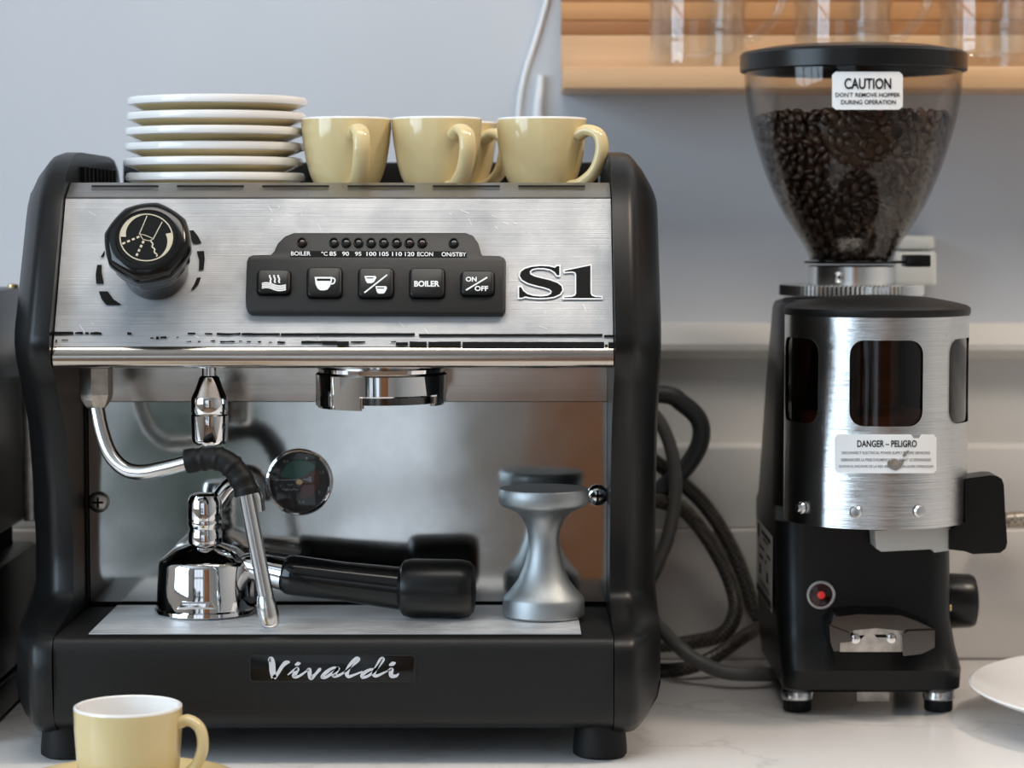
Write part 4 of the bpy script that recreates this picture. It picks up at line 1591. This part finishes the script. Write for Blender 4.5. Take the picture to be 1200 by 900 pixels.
lathe('chamber_lid', [(0, zl - 0.001), (RD + 0.0004, zl - 0.001), (RD + 0.0012, zl + 0.001), (RD + 0.0010, zl + 0.0042), (RD - 0.0015, zl + 0.0060), (RD * 0.86, zl + 0.0080), (RD * 0.6, zl + 0.0112), (RD * 0.3, zl + 0.0128), (0, zl + 0.0132)], (XD, YD, 0), 'black_tex', GR, 80, label='black domed lid of the dosing chamber')
# danger label on the chamber
dm = cyl_map(XD, YD, RD + 0.0005)


def curved_decal(name, u0, u1, v0, v1, fmap, mat, parent, cut=None, n=24):
    bm = bmesh.new()
    cols = []
    for i in range(n + 1):
        u = u0 + (u1 - u0) * i / n
        e = 0.0
        d_ = min(u - u0, u1 - u)
        if d_ < 4:
            e = 4 - sqrt(max(16 - (4 - d_) ** 2, 0))
        vt = v0 + e
        if cut:
            vt += cut(u)
        cols.append([bm.verts.new(fmap(u, vt)), bm.verts.new(fmap(u, v1 - e))])
    for i in range(n):
        bm.faces.new([cols[i][0], cols[i + 1][0], cols[i + 1][1], cols[i][1]])
    return finish(name, bm, mat, parent, True, 60, recalc=False)


DL = curved_decal('danger_label', 978, 1097.5, 509, 554.5, dm, 'label', shell, lambda u: 4.5 if 1070 < u < 1078 else 0, 40)
dm2 = cyl_map(XD, YD, RD + 0.0008)
text_px('lettering', 'DANGER – PELIGRO', (1004.5, 516, 1074.5, 524), dm2, 'print_black', DL, 0.02)
text_px('lettering', 'DISCONNECT ELECTRICAL POWER SUPPLY BEFORE SERVICING', (986.5, 529, 1090, 532.3), dm2, 'print_grey', DL, 0.02)
text_px('lettering', "DEBRANCHER LA PRISE D'ALIMENTATION AVANT LE DEPANNAGE", (985.5, 537, 1091, 540.6), dm2, 'print_grey', DL, 0.02)
text_px('lettering', 'QUITAR EL ENCHUFE DE LA RED ANTES DE CUALQUIER OPERACION', (983, 545, 1093.5, 548.6), dm2, 'print_grey', DL, 0.02)
dm3 = cyl_map(XD, YD, RD + 0.0010)
Z4 = lambda pts: [(960 + a / 8.0, 480 + b / 8.0) for a, b in pts]
decal('torn_patch', [Z4([(640, 490), (700, 462), (740, 478), (800, 468), (790, 500), (765, 545), (720, 572), (670, 556), (640, 530)]), Z4([(780, 430), (800, 398), (842, 376), (835, 400), (815, 432), (790, 442)])], dm3, 'worn_steel', DL)
for u, v in ((940, 595), (1003, 600), (1077, 599)):
    p_ = dm(u, v)
    nrm = Vector((p_.x - XD, p_.y - YD, 0)).normalized()
    s_ = lathe('chamber_screw', [(0.0044, 0), (0.0044, 0.001), (0.0034, 0.0022), (0, 0.0026)], p_, 'satin_steel', shell, 20, axis_mtx(nrm))
    if u < 960:
        lathe('screw_nut', [(0.0028, 0.0018), (0.0028, 0.0050), (0, 0.0052)], p_, 'satin_steel', s_, 6, axis_mtx(nrm))
# chute, lever
prism_px('chute', [(1025, 622), (1027, 643), (1033, 646.5), (1091.7, 643.5), (1095, 647.5), (1113.5, 645), (1113.5, 618)], ymap(1.775), (0, 1, 0), 0.030, 'beige_metal', GR, bev=0.001)
prism_px('dosing_lever', [(1131, 561), (1160, 557), (1168, 557.5), (1174, 561), (1176.5, 568), (1178, 600), (1180.5, 636), (1178.5, 643), (1172, 648), (1140, 649.5), (1130, 646), (1112, 644), (1112, 621), (1131, 612)], ymap(1.772), (0, 1, 0), 0.032, 'black_satin', GR, bev=0.003)
# pilot lamp
yF = 1.811
pcx = at(962, 697, yF)
k = yF / FPX
PL = lathe('pilot_lamp', [(16.8 * k, 0), (16.8 * k, 0.002), (15.2 * k, 0.003), (13.8 * k, 0.002), (13.8 * k, 0.0)], pcx, 'lamp_ring', GR, 40, gm, label='red pilot lamp in a chrome ring')
lathe('lamp_lens', [(13.8 * k, 0.0006), (8 * k, 0.0016), (0, 0.002)], pcx, 'lamp_red', PL, 32, gm)
lathe('lamp_glow', [(4.6 * k, 0.0019), (2.4 * k, 0.0028), (0, 0.003)], pcx, 'lamp_glow', PL, 20, gm)
# portafilter fork
Z3 = lambda pts: [(940 + a / 6.428, 660 + b / 6.428) for a, b in pts]
FK = prism_px('portafilter_fork', Z3([(205, 470), (260, 405), (420, 385), (740, 392), (860, 435), (1000, 500), (1000, 560), (880, 590), (800, 515), (560, 490), (390, 505), (360, 540)]), ymap(1.772), (0, 1, 0), 0.042, 'dark_chrome', GR, bev=0.002)
prism_px('fork_prong', Z3([(800, 512), (1000, 505), (1000, 635), (900, 685), (760, 700), (750, 550)]), ymap(1.768), (0, 1, 0), 0.046, 'dark_chrome', FK, bev=0.002)
prism_px('fork_prong', Z3([(205, 470), (360, 530), (380, 590), (280, 600), (280, 660), (240, 665), (215, 600)]), ymap(1.768), (0, 1, 0), 0.046, 'dark_chrome', FK, bev=0.002)
prism_px('fork_plate', Z3([(380, 505), (560, 485), (800, 512), (800, 547), (748, 552), (748, 668), (285, 668), (285, 600), (400, 590)]), ymap(1.776), (0, 1, 0), 0.03, 'worn_steel', FK, bev=0.0006)
decal('fork_slot', [Z3([(545, 538), (630, 538), (640, 560), (560, 560)]), Z3([(430, 545), (472, 542), (440, 575)])], ymap(1.7757), 'black_flat', FK)
for a, b_ in ((400, 568), (672, 565)):
    q = Z3([(a, b_)])[0]
    lathe('fork_screw', [(0.0038, 0), (0.0034, 0.002), (0, 0.003)], at(q[0], q[1], 1.776), 'chrome', FK, 16, gm)
# timer knob on the right flank
kx0, kx1 = xx(1117, 1.865, 705), xx(1165, 1.865, 705)
kz = zz(704, 1.865)
XRB = XD - 0.005 + 0.065
kp = lathe('knob_plate', [(0, 0), (0.031, 0), (0.031, 0.0015), (0.029, 0.0025), (0, 0.0025)], (XRB - 0.0005, 1.865, kz), 'black_satin', GR, 48, axis_mtx((1, 0, 0)))
lathe('timer_knob', [(0, 0.0025), (0.0205, 0.0025), (0.0212, 0.004), (0.0205, 0.022), (0.0190, 0.0255), (0.015, 0.027), (0, 0.0275)], (XRB, 1.865, kz), 'black_satin', GR, 40, axis_mtx((1, 0, 0)))
lathe('plate_screw', [(0, 0.0), (0.003, 0.0), (0.0025, 0.0016), (0, 0.002)], (XRB + 0.002, 1.838, kz - 0.001), 'brass', kp, 14, axis_mtx((1, 0, 0)))
# rating label on the left flank
lm = plane_map((XD - 0.005 - 0.0650 - 0.0004, 1.9, 0.1), (-1, 0, 0))
xL_ = XD - 0.0705


def lab(y, z):
    return Vector((xL_, y, z))


yl0, yl1 = None, None
q00 = lm(888.5, 618.5)
q11 = lm(922, 718)


def lmap(u, v):
    # u,v in label units 0..1 on the flank
    return Vector((xL_ - 0.0002, 1.836 + (1 - u) * 0.120, zz(628, 1.84) + (v) * (zz(717, 1.84) - zz(628, 1.84))))


RL = decal('rating_label', [rr(0, 0, 1, 1, 0.02, 3)], lmap, 'label_grey', GR)
lmap2 = lambda u, v: lmap(u, v) + Vector((-0.0003, 0, 0))
P = [[(0.08, 0.04), (0.22, 0.04), (0.22, 0.22), (0.08, 0.22)], [(0.05, 0.88), (0.95, 0.88), (0.95, 0.98), (0.05, 0.98)]]
for a, b_, c, d_ in ((0.32, 0.08, 0.9, 0.13), (0.42, 0.16, 0.75, 0.19), (0.2, 0.30, 0.5, 0.34), (0.66, 0.32, 0.9, 0.36), (0.2, 0.43, 0.45, 0.48), (0.55, 0.43, 0.65, 0.47), (0.2, 0.77, 0.85, 0.785), (0.18, 0.80, 0.88, 0.815), (0.25, 0.83, 0.8, 0.845)):
    P.append([(a, b_), (c, b_), (c, d_), (a, d_)])
for c in (0.22, 0.66):
    P.append([(c, 0.56), (c + 0.10, 0.56), (c + 0.12, 0.70), (c - 0.02, 0.70)])
decal('label_print', P, lmap2, 'print_black', RL)

# collar, ring and gate
czr = zz(338.5, YH)
k = YH / FPX
bm = bmesh.new()
n = 200
rows = []
for dz, rr2, kn in ((-0.0048, 0.083, 0), (-0.0042, 0.0848, 1), (0.0030, 0.0848, 1), (0.0038, 0.083, 0)):
    rows.append([])
    for i in range(n):
        a = 2 * pi * i / n
        r_ = 85.0 * k * (rr2 / 0.0848) - (0.0010 if kn and i % 2 else 0)
        rows[-1].append(bm.verts.new((XH + r_ * cos(a), YH + r_ * sin(a), czr + dz)))
for a, b_ in zip(rows[:-1], rows[1:]):
    for i in range(n):
        j = (i + 1) % n
        bm.faces.new([a[i], a[j], b_[j], b_[i]])
bm.faces.new(rows[0][::-1]); bm.faces.new(rows[-1])
finish('adjustment_ring', bm, 'alu_bright', GR, False, label='knurled aluminium grind adjustment ring')
nk = lathe('hopper_neck', [(0, czr + 0.0039), (50.5 * k, czr + 0.0039), (50.5 * k, zz(312, YH)), (48 * k, zz(311, YH)), (0, zz(311, YH))], (XH, YH, 0), 'alu_bright', GR, 64)
cm = cyl_map(XH, YH, 50.5 * k)
p_ = cm(983, 325)
lathe('neck_screw', [(0.0042, 0), (0.0042, 0.002), (0.002, 0.003), (0, 0.002)], p_, 'satin_steel', nk, 18, axis_mtx(Vector((p_.x - XH, p_.y - YH, 0))))
gz = zz(306.5, YH)
GT = lathe('gate_slide', [(0, gz - 0.0012), (55 * k, gz - 0.0012), (55 * k, gz + 0.0004), (0, gz + 0.0004)], (XH, YH, 0), 'black_gloss', GR, 48)
box('gate_tab', xx(1046, YH, 306), xx(1061, YH, 306), YH - 0.012, YH + 0.006, gz - 0.0012, gz + 0.0006, 'black_satin', GT)
box('gate_grip', xx(1058.5, YH, 306), xx(1087, YH, 306), YH - 0.016, YH + 0.010, zz(312.5, YH), zz(298.5, YH), 'black_satin', GT, bev=0.001)
# hopper
hp = [(305, 48), (298, 50.5), (290, 54), (280, 60), (268, 68), (255, 76.5), (240, 85), (220, 94), (200, 102), (180, 108.5), (160, 114.5), (140, 119.5), (120, 123), (104, 124.8), (88, 125.8), (74, 126)]
HPROF = [(r * k, zz(v, YH)) for v, r in hp]
hin = [(r - 0.0018, z) for r, z in HPROF][::-1]
lathe('hopper', HPROF, (XH, YH, 0), 'hopper_clear', GR, 96, label='clear plastic bean hopper', recalc=True)
lathe('hopper_inner_face', hin, (XH, YH, 0), 'hopper_clear', GR, 96)
yfr = YH - 131.5 * k
lz0, lz1 = zz(77.5, yfr + 0.01), zz(52.5, yfr + 0.01)
RLd = 131.5 * k
lathe('hopper_lid', [(126.5 * k, lz0 + 0.004), (RLd - 0.0012, lz0), (RLd, lz0 + 0.0010), (RLd - 0.0002, lz1 - 0.0028), (RLd - 0.0022, lz1 - 0.0006), (RLd - 0.006, lz1), (RLd * 0.75, lz1 + 0.0030), (RLd * 0.4, lz1 + 0.0052), (0, lz1 + 0.006)], (XH, YH, 0), 'black_satin', GR, 96, label='black domed hopper lid')
hm = cyl_map(XH, YH, 127.2 * k)
CL = curved_decal('caution_label', 975, 1058, 84, 128.5, cyl_map(XH, YH, 126.6 * k), 'label', GR, None, 20)
text_px('lettering', 'CAUTION', (989.5, 91.5, 1044.5, 104.5), hm, 'print_black', CL, 0.02)
text_px('lettering', 'DON\'T REMOVE HOPPER', (979, 108.5, 1055, 113.7), hm, 'print_black', CL, 0.014)
text_px('lettering', 'DURING OPERATION', (985.5, 117, 1050, 122.3), hm, 'print_black', CL, 0.014)


# beans
def hop_r(z):
    for (ra, za), (rb_, zb2) in zip(HPROF[:-1], HPROF[1:]):
        if za <= z <= zb2:
            return ra + (rb_ - ra) * (z - za) / (zb2 - za)
    return HPROF[0][0] if z < HPROF[0][1] else HPROF[-1][0]


def bean_mesh():
    bm = bmesh.new()
    nu, nv = 10, 6
    rows = []
    for i in range(nv + 1):
        th = pi * i / nv
        row = []
        for j in range(nu):
            ph = 2 * pi * j / nu
            x = 0.0047 * cos(th)
            y = 0.0034 * sin(th) * cos(ph)
            z = 0.0027 * sin(th) * sin(ph)
            if z < 0:
                z *= 0.45
                z += 0.0008 * (1 - abs(y) / 0.0034) * sin(th)
            row.append((x, y, z))
        rows.append(row)
    vs = [[bm.verts.new(p) for p in r] if 0 < i < nv else [bm.verts.new(r[0])] for i, r in enumerate(rows)]
    for i in range(nv):
        for j in range(nu):
            k2 = (j + 1) % nu
            a = vs[i]
            b_ = vs[i + 1]
            if len(a) == 1:
                bm.faces.new([a[0], b_[j], b_[k2]])
            elif len(b_) == 1:
                bm.faces.new([a[j], b_[0], a[k2]])
            else:
                bm.faces.new([a[j], b_[j], b_[k2], a[k2]])
    bmesh.ops.recalc_face_normals(bm, faces=bm.faces[:])
    me = bpy.data.meshes.new('coffee_bean')
    bm.to_mesh(me)
    bm.free()
    me.materials.append(M['bean'])
    for p in me.polygons:
        p.use_smooth = True
    return me


BME = bean_mesh()
zlo, zhi = zz(303, YH), zz(133, YH - 0.08)
spots = []
tries = 0
vw = atan2(XH, YH)
while len(spots) < 300 and tries < 30000:
    tries += 1
    z = zlo + (zhi - zlo) * random.random() ** 0.75
    a = radians(random.uniform(-88, 88)) - vw
    r = hop_r(z) - 0.0018 - 0.0036 - random.random() * 0.0018
    if r < 0.006:
        continue
    p = Vector((XH + r * sin(a), YH - r * cos(a), z))
    if all((p - q[0]).length_squared > 0.0064 ** 2 for q in spots):
        spots.append((p, a))
# top layer edges
for p, a in spots:
    o = bpy.data.objects.new('coffee_bean', BME)
    COL.objects.link(o)
    WLOC[o.name] = p
    o.location = p
    o.rotation_euler = (radians(90) + random.uniform(-0.6, 0.6), random.uniform(0, 6.28), a + random.uniform(-0.5, 0.5))
    o.rotation_euler = (random.uniform(-0.5, 0.5), random.uniform(0, 6.28), a + random.uniform(-0.5, 0.5)) if random.random() < 0.3 else o.rotation_euler
    tag(o, 'dark roasted coffee bean inside the clear grinder hopper', 'coffee bean', 'coffee beans in the hopper')
# the rest of the fill: beans at the back and on top, over a dark heap
bm = bmesh.new()
HEAP = [(max(r - 0.0092, 0.002), z) for r, z in HPROF if z < zhi - 0.004]
hz_top = zhi - 0.002
heap_b = bm_lathe([(0, HEAP[0][1])] + HEAP + [(hop_r(hz_top) - 0.012, hz_top - 0.001), (0, hz_top + 0.002)], (XH, YH, 0), 40)
merge(bm, heap_b)
for i in range(1300):
    if i < 500:
        a = random.uniform(0, 2 * pi)
        r = sqrt(random.random()) * (hop_r(zhi) - 0.007)
        p = Vector((XH + r * cos(a), YH + r * sin(a), zhi - 0.001 + random.uniform(-0.002, 0.004)))
    elif i < 900:
        z = zlo + (zhi - zlo) * random.random()
        a = radians(random.uniform(80, 280)) - vw
        r = hop_r(z) - 0.0062
        p = Vector((XH + r * sin(a), YH - r * cos(a), z))
    else:
        z = zlo + (zhi - zlo) * random.random()
        a = radians(random.uniform(-95, 95)) - vw
        r = hop_r(z) - 0.0098
        if r < 0.006:
            continue
        p = Vector((XH + r * sin(a), YH - r * cos(a), z))
    mt4 = Matrix.Translation(p) @ Matrix.Rotation(random.uniform(0, 6.28), 4, 'Z') @ Matrix.Rotation(random.uniform(0, 6.28), 4, 'X')
    n0 = len(bm.verts)
    bm.from_mesh(BME)
    bm.verts.ensure_lookup_table()
    for v_ in bm.verts[n0:]:
        v_.co = mt4 @ v_.co
bf_ = finish('coffee_bean_fill', bm, 'bean', None, True, 60, recalc=False)
tag(bf_, 'dark roasted coffee beans heaped inside the clear hopper', 'coffee beans')
bf_['kind'] = 'stuff'

# ================================================================== CABLES BEHIND
def cable(name, pts, r, mat, label, seg=14):
    return tag(tube(name, pts, r, mat, None, seg), label, 'hose' if 'hose' in name else 'cable')


cable('rubber_hose', [at(640, 480, 2.0), at(700, 466, 1.998), at(776, 462, 1.995), at(800, 473, 1.995), at(819, 492, 1.995), at(821, 516, 1.995), at(808, 542, 1.998), at(788, 562, 2.0), at(765, 580, 2.0), at(730, 600, 2.0), at(640, 620, 2.0)], 0.0075, 'cable_black', 'thick black rubber hose looping out behind the machine')
cable('grey_hose', [at(660, 440, 1.985), at(720, 455, 1.985), at(762, 482, 1.985), at(780, 508, 1.985), at(790, 545, 1.985), at(791, 585, 1.985), at(785, 620, 1.985), at(775, 650, 1.985), at(752, 690, 1.985), at(690, 730, 1.985)], 0.0055, 'cable_grey', 'grey hose bulging out beside the black rubber hose')
cable('braided_hose', [at(690, 640, 1.985), at(745, 590, 1.984), at(790, 592, 1.996), at(815, 612, 2.005), at(838, 645, 2.005), at(856, 682, 2.0), at(862, 715, 1.99), at(848, 742, 1.985), at(815, 752, 1.99), at(770, 756, 1.995), at(690, 752, 2.0)], 0.0062, 'braid', 'dark braided hose dropping behind the grinder to the worktop')
cable('braided_hose', [at(670, 500, 2.026), at(750, 530, 2.026), at(808, 574, 2.026), at(837, 607, 2.026), at(860, 648, 2.026), at(876, 690, 2.022), at(884, 715, 2.02), at(900, 740, 2.02)], 0.0062, 'braid', 'second dark braided hose running alongside, closer to the grinder')
cable('braided_hose', [at(690, 783, 1.99), at(752, 784, 1.965), at(800, 784, 1.945), at(840, 768, 1.95), at(868, 748, 1.97), at(890, 735, 2.005)], 0.0058, 'braid', 'low braided hose lying on the worktop below the others')
cable('grey_cable', [at(690, 690, 1.995), at(748, 712, 1.99), at(775, 737, 1.96), at(795, 758, 1.925), at(822, 777, 1.915), at(852, 788, 1.905), at(885, 790, 1.905), at(930, 790, 1.93)], 0.0056, 'cable_grey', 'plain grey power cable running along the worktop to the grinder')

# ================================================================== LEFT APPLIANCE
AX = -0.378
AP = thing('black_appliance', 'black boxy appliance standing beside the espresso machine', 'appliance', (-0.47, 1.86, 0))
ya = 1.915
zt = zz(336, ya)
box('upper_body', -0.60, AX - 0.001, 1.72, xx(25, 1.0) and 1.915, zz(612, 1.9), zt, 'black_side', AP, bev=0.003)
box('edge_trim', AX - 0.0005, AX + 0.008, 1.905, 1.93, zz(612, 1.9), zz(440, 1.9), 'worn_steel', AP, bev=0.001)
box('lower_body', -0.60, AX + 0.004, 1.74, 1.945, zz(770, 1.9), zz(642, 1.9), 'black_satin', AP, bev=0.006)
box('waist', -0.60, AX - 0.012, 1.74, 1.92, zz(642, 1.9), zz(612, 1.9), 'black_flat', AP)
box('base', -0.60, AX + 0.006, 1.70, 1.955, 0.0008, zz(770, 1.9) , 'black_satin', AP, bev=0.004)
sp_ = at(20, 339, ya - 0.002)
lathe('top_screw', [(0.0045, 0), (0.004, 0.002), (0, 0.003)], (AX - 0.006, 1.905, zt), 'brass', AP, 16)

# ================================================================== WHITE PLATE
PR = 0.165
pcn = Vector((xx(1138, 1.77, 805) + PR, 1.765, 0.0))
PT = thing('porcelain_plate', 'white porcelain plate on the worktop beside the grinder', 'plate', pcn)
PZ = 0.0285
bm = bm_lathe([(0, 0.0040), (PR * 0.46, 0.0040), (PR * 0.48, 0.0005), (PR * 0.54, 0.0005), (PR * 0.56, 0.005), (PR * 0.80, 0.0135), (PR * 0.985, PZ - 0.003), (PR, PZ - 0.001), (PR * 0.99, PZ), (PR * 0.80, 0.0175), (PR * 0.58, 0.0085), (0, 0.0070)], pcn, 96)
finish('plate_body', bm, 'plate', PT, True, 50)
